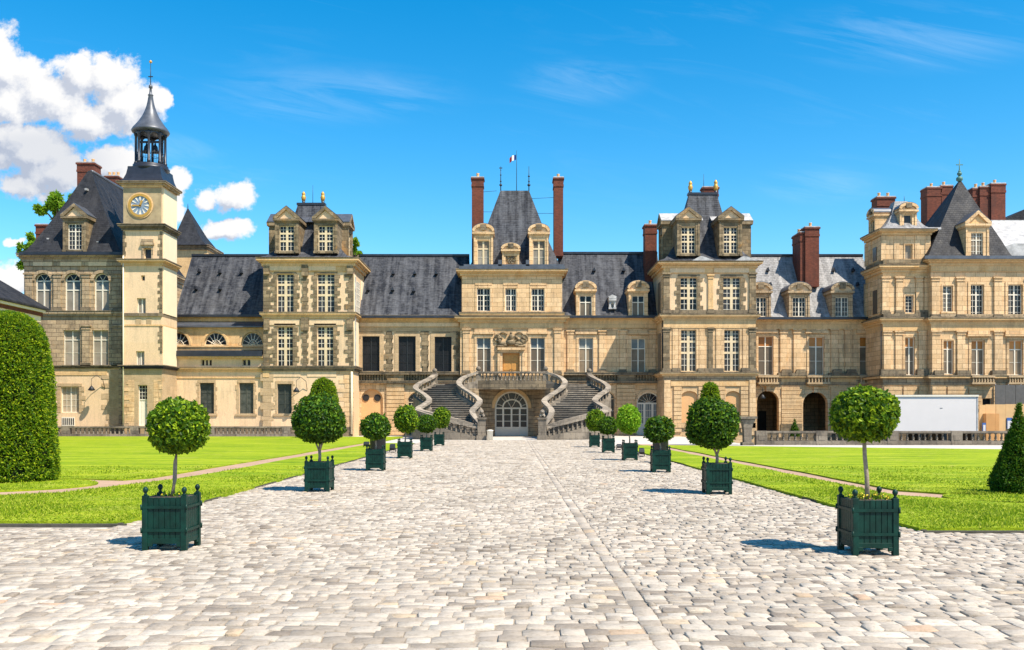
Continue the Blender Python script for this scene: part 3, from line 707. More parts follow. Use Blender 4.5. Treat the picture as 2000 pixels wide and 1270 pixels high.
def far_tree(label, px, D, blobs, n, L, seed):
    """loose crown made of leaf clumps round the limbs; blobs in picture measures turned to metres"""
    x = X(px, D); t = thing('tree', label, 'tree', (x, D, 0), 'trees behind the palace roofs')
    r = np.random.default_rng(seed); P = []; N = []
    tr = MB(); top = max(Z(b[1], D) for b in blobs)
    tr.tube([(x, D, 0), (x + .3, D, top * .4), (x, D, top * .8)], [.45, .32, .15], 8)
    for (bx, by, br) in blobs:
        c = np.array((X(bx, D) - x, r.uniform(-1, 1), Z(by, D))); rad = br * D / FPX
        k = max(3, int(rad * 5))
        tr.tube([(x, D, c[2] - rad * 2.2), (x + c[0] * .6, D + c[1] * .5, c[2] - rad * .8), (x + c[0], D + c[1], c[2])], [.14, .1, .04], 6)
        for _ in range(k):
            cc = c + r.normal(0, rad * .42, 3); m = n // (len(blobs) * k)
            q = r.normal(0, 1, (m, 3)); q /= np.linalg.norm(q, axis=1, keepdims=True)
            P.append(cc + q * rad * .34 * r.random((m, 1)) ** .5); N.append(q)
    tr.build('trunk', M['bark_dark'], t)
    P = np.concatenate(P); N = np.concatenate(N)
    V = leaf_cards(P, N, L, L * .6, 1.0, seed)
    mixed_mesh('crown', [(V, np.arange(len(V)).reshape(-1, 4), 0)], [M['tree_leaf']], t)
far_tree('tall tree with a loose light green crown rising behind the left slate roof', 110, 112, [(100, 400, 18), (118, 392, 18), (132, 410, 18), (90, 412, 12), (110, 420, 20), (140, 396, 12)], 2600, .5, 1)
far_tree('low tree peeping out below the small brick chimney at the far left', 55, 112, [(48, 482, 12), (60, 470, 12), (44, 500, 10), (40, 516, 8), (66, 484, 10)], 1300, .45, 2)
far_tree('little green treetop beside the left pavilion above the gallery ridge', 694, 112, [(694, 480, 11), (688, 490, 12), (700, 492, 9)], 900, .4, 3)
# ------------------------------------------------------------------ building kit (sizes measured on the photograph, placed at each front's own distance)
def arc_pts(x0, x1, zs, zt, n=14):
    """arch from left springing over the crown to the right one"""
    cx, r = (x0 + x1) / 2, (x1 - x0) / 2
    return [(cx - r * math.cos(math.pi * i / n), zs + (zt - zs) * math.sin(math.pi * i / n)) for i in range(n + 1)]
def wall_geo(b, x0, x1, z0, z1, y, ops, rev=.3, m=0, yb=None):
    """front wall with real openings; ops = (x0, x1, z0, z1, arch rise)"""
    xs = sorted({x0, x1, *[v for o in ops for v in o[:2] if x0 < v < x1]}); zs = sorted({z0, z1, *[v for o in ops for v in o[2:4] if z0 < v < z1]})
    for i in range(len(xs) - 1):
        for j in range(len(zs) - 1):
            cx, cz = (xs[i] + xs[i + 1]) / 2, (zs[j] + zs[j + 1]) / 2
            if any(o[0] < cx < o[1] and o[2] < cz < o[3] for o in ops): continue
            b.face([(xs[i], y, zs[j]), (xs[i + 1], y, zs[j]), (xs[i + 1], y, zs[j + 1]), (xs[i], y, zs[j + 1])], m)
    for o in ops:
        a0, a1, c0, c1 = o[:4]; rise = o[4] if len(o) > 4 else 0; sp = c1 - rise; yr = y + rev
        b.face([(a0, y, c0), (a0, yr, c0), (a0, yr, sp), (a0, y, sp)], m); b.face([(a1, y, c0), (a1, y, sp), (a1, yr, sp), (a1, yr, c0)], m)
        b.face([(a0, y, c0), (a1, y, c0), (a1, yr, c0), (a0, yr, c0)], m)
        if rise:
            p = arc_pts(a0, a1, sp, c1); h = len(p) // 2
            for i in range(len(p) - 1):
                b.face([(p[i][0], y, p[i][1]), (p[i][0], yr, p[i][1]), (p[i + 1][0], yr, p[i + 1][1]), (p[i + 1][0], y, p[i + 1][1])], m)
                c = (a0, c1) if i < h else (a1, c1)
                b.face([(c[0], y, c[1]), (p[i][0], y, p[i][1]), (p[i + 1][0], y, p[i + 1][1])], m)
        else:
            b.face([(a0, y, c1), (a0, yr, c1), (a1, yr, c1), (a1, y, c1)], m)
    if yb is not None:                       # side walls and back
        b.face([(x0, yb, z0), (x0, y, z0), (x0, y, z1), (x0, yb, z1)], m); b.face([(x1, y, z0), (x1, yb, z0), (x1, yb, z1), (x1, y, z1)], m)
        b.face([(x1, yb, z0), (x0, yb, z0), (x0, yb, z1), (x1, yb, z1)], m); b.face([(x0, y, z1), (x1, y, z1), (x1, yb, z1), (x0, yb, z1)], m)
def wall(parent, D, px0, px1, pyt, pyb, ops=(), mat='ashlar', yb=None, rev=.3, name='wall', zb=None):
    b = MB(); z0 = Z(pyb, D) if zb is None else zb
    wall_geo(b, X(px0, D), X(px1, D), z0, Z(pyt, D), D, [(X(o[0], D), X(o[1], D), Z(o[3], D), Z(o[2], D), (o[4] if len(o) > 4 else 0) * D / FPX) for o in ops], rev, 0, yb)
    return b.build(name, M[mat], parent)

def win_geo(b, p, x0, x1, z0, z1, y, cols=2, rows=((1, 3, 0),), nx=2, t=.07, tm=.1, tb=.035, rise=0, fm=0, bm=1):
    """frame, mullions, transoms and glazing bars into b; panes into p. rows from the top: (share, bars down, pane material)"""
    d0, d1 = y, y + .09
    if rise:
        sp = z1 - rise; o_ = arc_pts(x0, x1, sp, z1); i_ = arc_pts(x0 + t, x1 - t, sp, z1 - t)
        for k in range(len(o_) - 1):
            b.ext([i_[k], i_[k + 1], o_[k + 1], o_[k]][::-1], d0, d1, fm)
        p.ext([(a, c) for a, c in i_][::-1], y + .05, y + .07, rows[0][2])
        for k in range(1, nx * 2 + 1):          # spokes of the fanlight
            an = math.pi * k / (nx * 2 + 1); cx = (x0 + x1) / 2; rx, rz_ = (x1 - x0) / 2 - t, rise - t
            b.tube([(cx, y + .045, sp + .03), (cx - rx * math.cos(an), y + .045, sp + rz_ * math.sin(an))], tb * .6, 4, bm)
        zt = sp
        b.box(x0, x1, d0 - .004, d1, sp - t / 2, sp + t / 2, fm)
    else:
        zt = z1; b.box(x0, x1, d0, d1, z1 - t, z1, fm)
    b.box(x0, x0 + t, d0 + .003, d1, z0, zt, fm); b.box(x1 - t, x1, d0 + .003, d1, z0, zt, fm); b.box(x0, x1, d0 + .001, d1, z0, z0 + t, fm)
    for c in range(1, cols):
        xc = x0 + (x1 - x0) * c / cols; b.box(xc - tm / 2, xc + tm / 2, d0 + .006, d1, z0 + t, zt - t * .5, fm)
    if not rise: seq = rows
    else: seq = rows[1:]
    tot = sum(r[0] for r in seq) or 1; z = zt
    for ri, (sh, ny, pm) in enumerate(seq):
        zn = z - (zt - z0) * sh / tot
        if ri: b.box(x0 + t, x1 - t, d0 + .009, d1, z - tm * .4, z + tm * .4, fm)
        for c in range(cols):
            a0, a1 = x0 + (x1 - x0) * c / cols, x0 + (x1 - x0) * (c + 1) / cols
            p.box(a0 + .02, a1 - .02, y + .055, y + .07, zn + .02, z - .02, pm)
            for k in range(1, nx): xb = a0 + (a1 - a0) * k / nx; b.box(xb - tb / 2, xb + tb / 2, y + .03, y + .053, zn, z, bm)
            for k in range(1, ny): zb = zn + (z - zn) * k / ny; b.box(a0, a1, y + .028, y + .052, zb - tb / 2, zb + tb / 2, bm)
        z = zn
PANES = ['glass', 'blind', 'amber', 'glass_blue', 'blind_grey', 'shutter', 'screen', 'oak', 'white']
def window(parent, D, px0, px1, py0, py1, cols=2, rows=((1, 3, 0),), nx=2, frame='white', bars='white', rec=.2, rise=0, t=.06, tm=.1, tb=.03, name='window', sub=True):
    b, p = MB(), MB()
    win_geo(b, p, X(px0, D), X(px1, D), Z(py1, D), Z(py0, D), D + rec, cols, rows, nx, t, tm, tb, rise * D / FPX)
    o = b.build(name, [M[frame], M[bars]], parent)
    if sub: p.build('pane', [M[k] for k in PANES], o)
    return o
def win_local(parent, w, z0, z1, y, rz, loc, name='window', **k):
    b, p = MB(), MB(); win_geo(b, p, -w / 2, w / 2, z0, z1, y, **{a: c for a, c in k.items() if a not in ('frame', 'bars')})
    q = MB(); q.add(b.v, b.f); q.m = list(b.m); q.s = list(b.s); n = len(q.v)
    q.v += p.v; q.f += [[n + i for i in f] for f in p.f]; q.m += [2 + m for m in p.m]; q.s += p.s
    q.xform(rz, loc)
    return q.build(name, [M[k.get('frame', 'white')], M[k.get('bars', 'white')]] + [M[a] for a in PANES], parent)
def steps(b, x0, x1, y, yb, z0, z1, proj, n=3, sl=1, sr=1, m=0, flip=False):
    """moulded cornice: courses that step out towards the top"""
    hs = [.42, .22, .36] if n == 3 else ([.5, .5] if n == 2 else [1])
    z = z0
    for i in range(n):
        q = proj * ((i + 1) / n) if not flip else proj * ((n - i) / n); zn = z + (z1 - z0) * hs[i]
        b.box(x0 - max(q * sl, .004 + .003 * i), x1 + max(q * sr, .004 + .003 * i), y - q, yb - .002 * i, z, zn, m); z = zn
    b.box(x0 - max((proj + .04) * sl, .014), x1 + max((proj + .04) * sr, .014), y - proj - .04, yb + .01, z1 - .05, z1 + .035, 1)
def cornice(parent, D, px0, px1, pyt, pyb, proj=.35, yb=None, mat='trim', n=3, sl=1, sr=1, name='cornice'):
    b = MB(); steps(b, X(px0, D), X(px1, D), D, yb if yb else D + .5, Z(pyb, D), Z(pyt, D), proj, n, sl, sr)
    return b.build(name, [M[mat], M['trim_dark']], parent)
def band(parent, D, px0, px1, pyt, pyb, proj=.06, mat='trim', yb=None, name='string_course', ends=.02):
    b = MB(); b.box(X(px0, D) - ends, X(px1, D) + ends, D - proj, yb if yb else D + .25, Z(pyb, D), Z(pyt, D)); return b.build(name, M[mat], parent)
def slab(parent, D, rects, proj=.05, mat='plaster', name='panel', back=.02):
    for (a, c, t_, u) in rects:
        b = MB(); b.box(X(a, D), X(c, D), D - proj, D + back, Z(u, D), Z(t_, D)); b.build(name, M[mat], parent)
def pilaster(parent, D, pxc, pyt, pyb, w=.62, proj=.14, mat='ashlar', cap=True, base=True):
    b = MB(); x = X(pxc, D); zt, z0 = Z(pyt, D), Z(pyb, D); h = w / 2
    ct = .4 if cap else 0; bt = .34 if base else 0
    b.box(x - h, x + h, D - proj, D + .05, z0 + bt, zt - ct)
    if cap:
        b.box(x - h - .05, x + h + .05, D - proj - .05, D + .05, zt - ct, zt - ct + .1); b.box(x - h - .02, x + h + .02, D - proj - .02, D + .05, zt - ct + .1, zt - .14)
        b.box(x - h - .11, x + h + .11, D - proj - .1, D + .05, zt - .14, zt - .003)
    if base:
        b.box(x - h - .12, x + h + .12, D - proj - .1, D + .05, z0 + .003, z0 + .16, 1); b.box(x - h - .06, x + h + .06, D - proj - .05, D + .05, z0 + .16, z0 + bt, 1)
    return b.build('pilaster', [M[mat], M['trim_dark']], parent)
def quoins(b, x, z0, z1, y, w=.55, h=.36, side=0, seed=0, proj=.035, m=0, wobble=.35):
    """rough blocks of alternating length; side -1/+1 keeps a straight edge on that side, 0 is centred"""
    r = random.Random(seed + int(x * 97)); z = z0; k = 0
    while z < z1 - .1:
        hh = min(h * r.uniform(.75, 1.3), z1 - z); ww = w * ((1.0 if k % 2 else .6) + r.uniform(-wobble, wobble) * .5)
        if side == 0: xa, xb = x - ww / 2 + r.uniform(-.05, .05), x + ww / 2
        elif side < 0: xa, xb = x, x + ww
        else: xa, xb = x - ww, x
        p = proj + r.uniform(-.012, .014)
        b.box(xa, xb, y - p, y + .05, z + .008, z + hh - .008, m); z += hh; k += 1
def surround(b, D, px0, px1, py0, py1, w=.42, seed=0, proj=.04, m=0, top=True):
    x0, x1, z0, z1 = X(px0, D), X(px1, D), Z(py1, D), Z(py0, D)
    quoins(b, x0 - .005, z0, z1, D, w, .38, 1, seed, proj, m); quoins(b, x1 + .005, z0, z1, D, w, .38, -1, seed + 5, proj, m)
    if top: b.box(x0 - w * .5, x1 + w * .5, D - proj - .02, D + .05, z1 + .004, z1 + .26, m)
def frame(b, D, px0, px1, py0, py1, w=.18, proj=.07, m=0, sill=True, hood=0, hw=.25):
    x0, x1, z0, z1 = X(px0, D), X(px1, D), Z(py1, D), Z(py0, D)
    b.box(x0 - w, x0 - .002, D - proj, D + .05, z0, z1, m); b.box(x1 + .002, x1 + w, D - proj, D + .05, z0, z1, m); b.box(x0 - w, x1 + w, D - proj - .003, D + .05, z1 + .002, z1 + w, m)
    if sill: b.box(x0 - w - .08, x1 + w + .08, D - proj - .1, D + .06, z0 - .17, z0 - .002, m)
    if hood: b.box(x0 - hw, x1 + hw, D - hood, D + .05, z1 + w + .12, z1 + w + .3, m); b.box(x0 - hw + .08, x1 + hw - .08, D - hood * .6, D + .05, z1 + w + .3, z1 + w + .62, m)
def rustic(parent, D, px0, px1, pyt, pyb, proj=.12, mat='rust', pitch=.36, name='rusticated_pier'):
    b = MB(); x0, x1 = X(px0, D), X(px1, D); z0, z1 = Z(pyb, D), Z(pyt, D); n = max(1, round((z1 - z0) / pitch)); h = (z1 - z0) / n
    b.box(x0 + .03, x1 - .03, D - proj + .06, D + .03, z0, z1 - .004)
    for i in range(n): b.box(x0, x1, D - proj, D + .02, z0 + i * h + .035, z0 + (i + 1) * h - .012)
    return b.build(name, M[mat], parent)
def roof(parent, levels, mat='slate', name='roof', cap=True, mats=None):
    """levels: (z, x0, x1, y0, y1) from the eaves up"""
    b = MB(); b.loft([[(x0, y0, z), (x1, y0, z), (x1, y1, z), (x0, y1, z)] for z, x0, x1, y0, y1 in levels], 0, False, True, cap)
    return b.build(name, [M[mat]], parent)
BELL = ((0, 0), (.05, .2), (.13, .36), (.28, .54), (.55, .78), (1, 1))
def bell_levels(e, t, prof=BELL):
    """from eaves rectangle e to top rectangle t, both (z, x0, x1, y0, y1); prof = (rise share, inset share)"""
    return [(e[0] + (t[0] - e[0]) * h, *[e[i] + (t[i] - e[i]) * s for i in range(1, 5)]) for h, s in prof]
def gable_roof(parent, D, px0, px1, py_e, Dr, py_r, mat='slate', over=.0, x_in=0, name='roof'):
    """two-slope roof running along x: eaves at distance D, ridge at Dr"""
    b = MB(); x0, x1 = X(px0, D), X(px1, D); ze, zr = Z(py_e, D), Z(py_r, Dr); yb = 2 * Dr - D
    n = 3
    f = [(D, ze), (D + (Dr - D) * .12, ze + (zr - ze) * .09), (Dr, zr), (yb, ze)]
    for i in range(3): b.face([(x0, f[i][0], f[i][1]), (x1, f[i][0], f[i][1]), (x1, f[i + 1][0], f[i + 1][1]), (x0, f[i + 1][0], f[i + 1][1])])
    b.face([(x0, yb, ze), (x0, Dr, zr), (x0, f[1][0], f[1][1]), (x0, D, ze)][::-1]); b.face([(x1, D, ze), (x1, f[1][0], f[1][1]), (x1, Dr, zr), (x1, yb, ze)][::-1])
    o = b.build(name, [M[mat]], parent)
    c = MB(); c.box(x0, x1, Dr - .2, Dr + .2, zr - .12, zr + .1); c.build('ridge_capping', M['lead_dark'], parent)
    q = MB(); q.box(x0, x1, D - .3, D + .05, ze - .16, ze + .05); q.build('gutter', M['lead_dark'], parent)
    return o
def hatches(parent, D, Dr, py_e, py_r, pts, s=.2):
    """little roof vents on the slope, at picture points"""
    for (px, py) in pts:
        t_ = (py_e - py) / (py_e - py_r); y = D + (Dr - D) * t_; x = X(px, y); z = Z(py_e, D) + (Z(py_r, Dr) - Z(py_e, D)) * t_
        b = MB(); b.ext([(x - s, z - .02), (x + s, z - .02), (x, z + .34)], y - .35, y + .4); b.build('roof_vent', M['lead_dark'], parent)
def chimney(parent, D, px0, px1, pyt, pyb, dy=1.0, mat='brick', pots=2, cap=.1):
    b = MB(); x0, x1, z0, z1 = X(px0, D), X(px1, D), Z(pyb, D), Z(pyt, D); y0, y1 = D, D + dy
    b.box(x0, x1, y0, y1, z0, z1 - .9)
    b.box(x0 - .05, x1 + .05, y0 - .05, y1 + .05, z1 - .95, z1 - .75); b.box(x0 - .02, x1 + .02, y0 - .02, y1 + .02, z1 - .75, z1 - .25)
    b.box(x0 - cap, x1 + cap, y0 - cap, y1 + cap, z1 - .25, z1 - .1); b.box(x0 - cap * .5, x1 + cap * .5, y0 - cap * .5, y1 + cap * .5, z1 - .1, z1, 1)
    o = b.build('chimney', [M[mat], M['lead_pale']], parent)
    for i in range(pots):
        c = MB(); xx = x0 + (x1 - x0) * (i + .5) / pots
        c.lathe(xx, (y0 + y1) / 2, [(.16, z1), (.14, z1 + .12), (.13, z1 + .36), (.17, z1 + .42)], 8); c.build('chimney_pot', M['terracotta'], o)
    return o
def dormer(parent, D, pxc, py_b, w, hb, hp, depth, win, kind='tri', stone='ashlar', rz=0, loc=None, tymp='plaster', cap='lead', jamb_stone=None):
    """stone dormer in its own frame: w wide, body hb high, pediment hp high; win = dict(w, z0, z1, cols, rows, ...)"""
    b = MB(); yb = depth; ww = win['w']
    wall_geo(b, -w / 2, w / 2, 0, hb, 0, [(-ww / 2, ww / 2, win['z0'], win['z1'])], .25, 0, yb)
    e = w * .075
    b.box(-w / 2 - e * .4, w / 2 + e * .4, -.08, yb, hb + .001, hb + .12); b.box(-w / 2 - e, w / 2 + e, -.22, yb - .01, hb + .12, hb + .3)
    for s_ in (-1, 1): b.box(s_ * w / 2, s_ * (w / 2 - .17), -.07, .02, .18, hb - .05); b.box(s_ * (w / 2 + .05), s_ * (w / 2 - .22), -.12, .02, 0, .18)
    zp = hb + .3; W2 = w / 2 + e
    if kind == 'tri':
        b.ext([(-W2 + .12, zp + .003), (W2 - .12, zp + .003), (0, zp + hp - .2)], -.05, yb - .02, 1)
        for s_ in (-1, 1):
            q = [(s_ * W2, zp), (s_ * W2, zp + .14), (0, zp + hp), (0, zp + hp - .3), (s_ * (W2 - .3), zp)]
            b.ext(q if s_ > 0 else q[::-1], -.24 + .002 * s_, yb - .04, 0)
        b.ext([(-W2 - .03, zp + .14), (-W2 - .03, zp + .2), (0, zp + hp + .07), (W2 + .03, zp + .2), (W2 + .03, zp + .14), (0, zp + hp + .005)][::-1], -.2, yb + .6, 2)
    else:
        a = arc_pts(-W2, W2, zp + .12, zp + hp, 12); i_ = arc_pts(-W2 + .2, W2 - .2, zp + .02, zp + hp - .24, 12)
        b.ext(i_[::-1], -.05, yb - .02, 1)
        for k in range(12): b.ext([i_[k], i_[k + 1], a[k + 1], a[k]][::-1], -.24, yb - .04, 0)
        b.box(-.26, .26, -.26, .1, zp + hp * .22, zp + hp * .9, 3)
        t_ = arc_pts(-W2 - .02, W2 + .02, zp + .13, zp + hp + .06, 12)
        for k in range(12): b.ext([a[k], a[k + 1], t_[k + 1], t_[k]][::-1], -.2, yb + .5, 2)
    if win.get('carved'):
        r = random.Random(3)
        for i in range(26): u, v_ = r.uniform(-ww / 2 + .05, ww / 2 - .15), r.uniform(win['z0'] + .05, win['z1'] - .15); b.box(u, u + r.uniform(.06, .16), .02 + .005 * i % .1, .28, v_, v_ + r.uniform(.06, .2), 3)
        b.box(-ww / 2, ww / 2, .2, .26, win['z0'], win['z1'], 0)
    L = loc if loc else (X(pxc, D), D, Z(py_b, D))
    b.xform(rz, L)
    o = b.build('dormer', [M[stone], M[tymp], M[cap], M['trim_dark']], parent)
    if jamb_stone:
        for s_ in (-1, 1):
            j = MB(); quoins(j, s_ * (ww / 2 + .01), .1, hb - .1, 0, (w - ww) / 2 * .85, .28, 1 if s_ < 0 else -1, 3, .03)
            j.xform(rz, L); j.build('quoins', M[jamb_stone], o)
    if not win.get('carved'):
        win_local(o, ww, win['z0'], win['z1'], .14, rz, L, cols=win.get('cols', 2), rows=win.get('rows', ((1, 3, 0),)), nx=win.get('nx', 2), t=.06, tm=win.get('tm', .1), tb=.03, frame=win.get('frame', 'white'), bars='white')
    return o
def baluster_mb(x, y, z, h, r=.085, n=8):
    b = MB(); b.lathe(x, y, [(r, z), (r, z + h * .08), (r * .55, z + h * .13), (r * .95, z + h * .32), (r * .6, z + h * .62), (r * .45, z + h * .82), (r * .85, z + h * .92), (r * .9, z + h)], n); return b
def line_pts(path, step):
    """points at even spacing along a polyline of (x, y, z)"""
    P = [Vector(p) for p in path]; out = []; acc = 0; nxt = step / 2
    for a, b_ in zip(P[:-1], P[1:]):
        d = (b_ - a).xy.length
        while nxt <= acc + d: out.append(a.lerp(b_, (nxt - acc) / d)); nxt += step
        acc += d
    return out
def rail_loft(path, w, h0, h1, flat=False):
    """a bar of width w between heights h0 and h1 above a polyline"""
    P = [Vector(p) for p in path]; rings = []
    for i, p in enumerate(P):
        d = (P[min(i + 1, len(P) - 1)] - P[max(i - 1, 0)]); d.z = 0; d.normalize(); n = Vector((-d.y, d.x, 0)) * w / 2
        lo = h0 if not callable(h0) else h0(p)
        rings.append([p + n + Vector((0, 0, lo)), p - n + Vector((0, 0, lo)), p - n + Vector((0, 0, h1)), p + n + Vector((0, 0, h1))])
    b = MB(); b.loft(rings, 0, False, True, True); return b
def smooth(path, n=4):
    """Catmull-Rom through the points"""
    P = [Vector(p) for p in path]; P = [P[0] * 2 - P[1]] + P + [P[-1] * 2 - P[-2]]; out = []
    for i in range(1, len(P) - 2):
        for k in range(n):
            t = k / n; a, b_, c, d = P[i - 1], P[i], P[i + 1], P[i + 2]
            out.append(.5 * ((2 * b_) + (c - a) * t + (2 * a - 5 * b_ + 4 * c - d) * t * t + (3 * b_ - a - 3 * c + d) * t ** 3))
    return out + [P[-2]]
def urn(parent, D, px, pyt, pyb, mat='gold'):
    z0, z1 = Z(pyb, D), Z(pyt, D); h = z1 - z0; x = X(px, D); b = MB()
    b.lathe(x, D, [(.2, z0 - .2), (.2, z0 + h * .08), (.12, z0 + h * .16), (.16, z0 + h * .26)], 10, 1)
    b.lathe(x, D, [(.14, z0 + h * .26), (.2, z0 + h * .42), (.23, z0 + h * .56), (.16, z0 + h * .66), (.14, z0 + h * .72), (.19, z0 + h * .8), (.1, z0 + h * .92), (.02, z1)], 10, 0)
    return b.build('finial', [M[mat], M['lead_dark']], parent)
def spike(parent, D, px, pyt, pyb, r=.05, mat='iron', balls=(), cross=None):
    x = X(px, D); z0, z1 = Z(pyb, D), Z(pyt, D); h = z1 - z0; b = MB(); b.tube([(x, D, z0 - .3), (x, D, z0 + h * .5), (x, D, z1)], [r, r * .8, r * .4], 6)
    for f, q in balls: b.lathe(x, D, [(q * .2, z0 + h * f - q), (q, z0 + h * f - q * .3), (q, z0 + h * f + q * .3), (q * .2, z0 + h * f + q)], 8)
    if cross: b.box(x - cross[1], x + cross[1], D - .03, D + .03, z0 + h * cross[0] - .04, z0 + h * cross[0] + .04)
    return b.build('finial', M[mat], parent)
def pipe(parent, D, px, pyt, pyb, r=.07, mat='lead'):
    b = MB(); b.tube([(X(px, D), D - .12, Z(pyb, D)), (X(px, D), D - .12, Z(pyt, D))], r, 8); return b.build('drainpipe', M[mat], parent)
def wall_lamp(parent, D, px, py, side):
    x, z = X(px, D), Z(py, D); b = MB()
    b.tube([(x + side * .75, D - .02, z + .1), (x + side * .7, D - .3, z + .9), (x + side * .35, D - .75, z + 1.25), (x, D - .9, z + .95), (x, D - .9, z + .3)], .026, 6)
    b.lathe(x, D - .9, [(.05, z + .34), (.12, z + .26), (.3, z), (.26, z - .06), (.05, z - .1)], 10)
    return b.build('wall_lamp', M['iron'], parent)

def Qc(parent, D, px, pyt, pyb, w, h, side, seed, proj, mat, dx=0.0, wob=.35):
    """one column of quoins as its own part"""
    b = MB(); quoins(b, X(px, D) + dx, Z(pyb, D), Z(pyt, D), D, w, h, side, seed, proj, 0, wob); x = X(px, D) + dx - side * w * .2
    b.box(x - w * .12, x + w * .12, D - .012, D + .04, Z(pyb, D) + .02, Z(pyt, D) - .02); return b.build('quoins', M[mat], parent)
def Sur(parent, D, a, c, y0, y1, w, seed, proj, mat, sill=0):
    b = MB(); surround(b, D, a, c, y0, y1, w, seed, proj)
    if sill: b.box(X(a, D) - .32, X(c, D) + .32, D - .12, D + .05, Z(y1 + sill, D), Z(y1, D) - .004)
    return b.build('window_surround', M[mat], parent)
def Fr(parent, D, a, c, y0, y1, w=.18, proj=.07, sill=True, hood=0, hw=.25, mat='ashlar'):
    b = MB(); frame(b, D, a, c, y0, y1, w, proj, 0, sill, hood, hw); return b.build('window_surround', M[mat], parent)
GL3 = ((.28, 3, 0), (.27, 2, 0), (.45, 3, 0))            # stone-mullioned window: three rows of small panes
TALL = ((.30, 1, 3), (.70, 2, 1))                        # tall casement: transom lights over drawn blinds
AMB = ((.26, 1, 2), (.74, 2, 1))

# ================================================================== left end pavilion
D = 80.0
A = thing('stone_pavilion', 'weathered stone pavilion with three arched windows left of the clock tower', 'building', (X(146, D), D, 0), 'blocks of the palace')
wall(A, D, 47, 243, 520, 612, [(68.5, 99.5, 534, 612, 15), (126, 157, 533, 608, 15), (183.5, 213, 533, 608, 15)], 'ashlar_dark', 94, .35)
wall(A, D, 47, 243, 618, 714, [(123.5, 156.5, 645, 715), (180, 211.5, 645, 715)], 'ashlar_dark', 94, .35)
wall(A, D, 47, 243, 720, 850, [(119, 154.5, 755, 806)], 'plaster', 94, .35, zb=-.3)
for a, c in ((68.5, 99.5), (126, 157), (183.5, 213)):
    b, p = MB(), MB(); x0, x1 = X(a, D), X(c, D)
    win_geo(b, p, x0, x1, Z(608, D), Z(533.5, D), D + .22, 2, ((1, 1, 0), (.3, 1, 3), (.7, 1, 4)), 1, .09, .12, .05, 15 * D / FPX)
    o = b.build('arched_window', [M['white'], M['white']], A); p.build('pane', [M[k] for k in PANES], o)
    q = MB(); i_, o_ = arc_pts(x0, x1, Z(548.5, D), Z(533.5, D)), arc_pts(x0 - .28, x1 + .28, Z(548.5, D), Z(527.5, D))
    for k in range(len(i_) - 1): q.ext([i_[k], i_[k + 1], o_[k + 1], o_[k]][::-1], D - .09, D + .03)
    q.build('arch_surround', M['ashlar_dark'], A)
for a, c in ((123.5, 156.5), (180, 211.5)): window(A, D, a, c, 645, 715, 2, ((.27, 1, 4), (.73, 2, 4)), 1, rec=.2)
window(A, D, 119, 154.5, 755, 806, 2, ((1, 4, 4),), 2, rec=.2)
slab(A, D, [(47.5, 241, 833, 851)], .06, 'trim_dark', 'plinth'); slab(A, D, [(121, 146, 815, 832)], .05, 'white', 'basement_grille'); b = MB()  # plinth strip coloured dark for the shade seen through the balustrade
for k in range(6): b.box(X(123 + k * 4, D), X(125 + k * 4, D), D - .07, D - .04, Z(830, D), Z(817, D))
b.build('grille_gap', M['screen'], A)
for px in (57, 113, 169, 231): pilaster(A, D, px, 534, 608, .62, .16, 'ashlar_dark')
for px in (169, 231): pilaster(A, D, px, 635, 716, .66, .16, 'ashlar_dark')
cornice(A, D, 47, 243, 497, 512, .45, 94.2, 'ashlar_dark'); band(A, D, 47, 243, 512, 520, .1, 'ashlar_dark', 94.1, 'architrave')
slab(A, D, [(66, 103, 512, 520), (119, 160, 512, 520), (174, 209, 512, 520)], .13, 'plaster')
cornice(A, D, 47, 243, 608, 618, .25, 94.1, 'ashlar_dark', 2); cornice(A, D, 47, 243, 714, 720, .22, 94.1, 'trim_dark', 2)
slab(A, D, [(100, 209, 723, 733)], .05, 'trim', 'panel')
Sur(A, D, 119, 154.5, 755, 806, .5, 3, .04, 'quoin_pale')
Qc(A, D, 232, 722, 850, 1.3, .4, 1, 4, .03, 'quoin_pale')
slab(A, D, [(233, 242, 640, 850)], .12, 'ashlar_dark', 'corner_strip')
eave = (Z(497, D), X(45, D) - .0, X(245, D), D - .5, 96); top = (Z(337, 84), X(178, 84), X(184, 84), 83.4, 93)
roof(A, bell_levels(eave, top, ((0, 0), (.045, .09), (.12, .18), (.3, .36), (.6, .65), (1, 1))), 'slate_dark')
b = MB(); b.box(X(44.5, D), X(245.5, D), D - .62, D - .42, Z(500, D), Z(494.5, D)); b.build('gutter', M['lead_dark'], A)
b = MB(); b.tube([(X(180, 83.6), 83.5, Z(338, 84)), (X(180, 83.6) , 93, Z(338, 84) + .02)], .16, 8); b.build('ridge_capping', M['lead'], A)
for px, py in ((96, 466), (170, 369), (193, 473)):
    b = MB(); y = 80 + (500 - py) * .019; b.box(X(px, y) - .1, X(px, y) + .1, y - .25, y + .6, Z(py + 4, y), Z(py, y)); b.build('roof_vent', M['lead_pale'], A)
chimney(A, 86, 150.5, 183.5, 316, 385, 1.4, pots=2); chimney(A, 92, 205, 230, 342, 372, 1.2, pots=3); chimney(A, 84, 70, 92, 437, 480, 1.0, pots=0)
dormer(A, 79.72, 146, 492, 2.0, 2.75, 1.1, 4.8, dict(w=1.2, z0=.2, z1=2.45, cols=2, rows=((.3, 2, 0), (.7, 4, 0)), nx=2), 'tri', 'quoin', jamb_stone='quoin')
wall_lamp(A, D, 188, 762, 1)

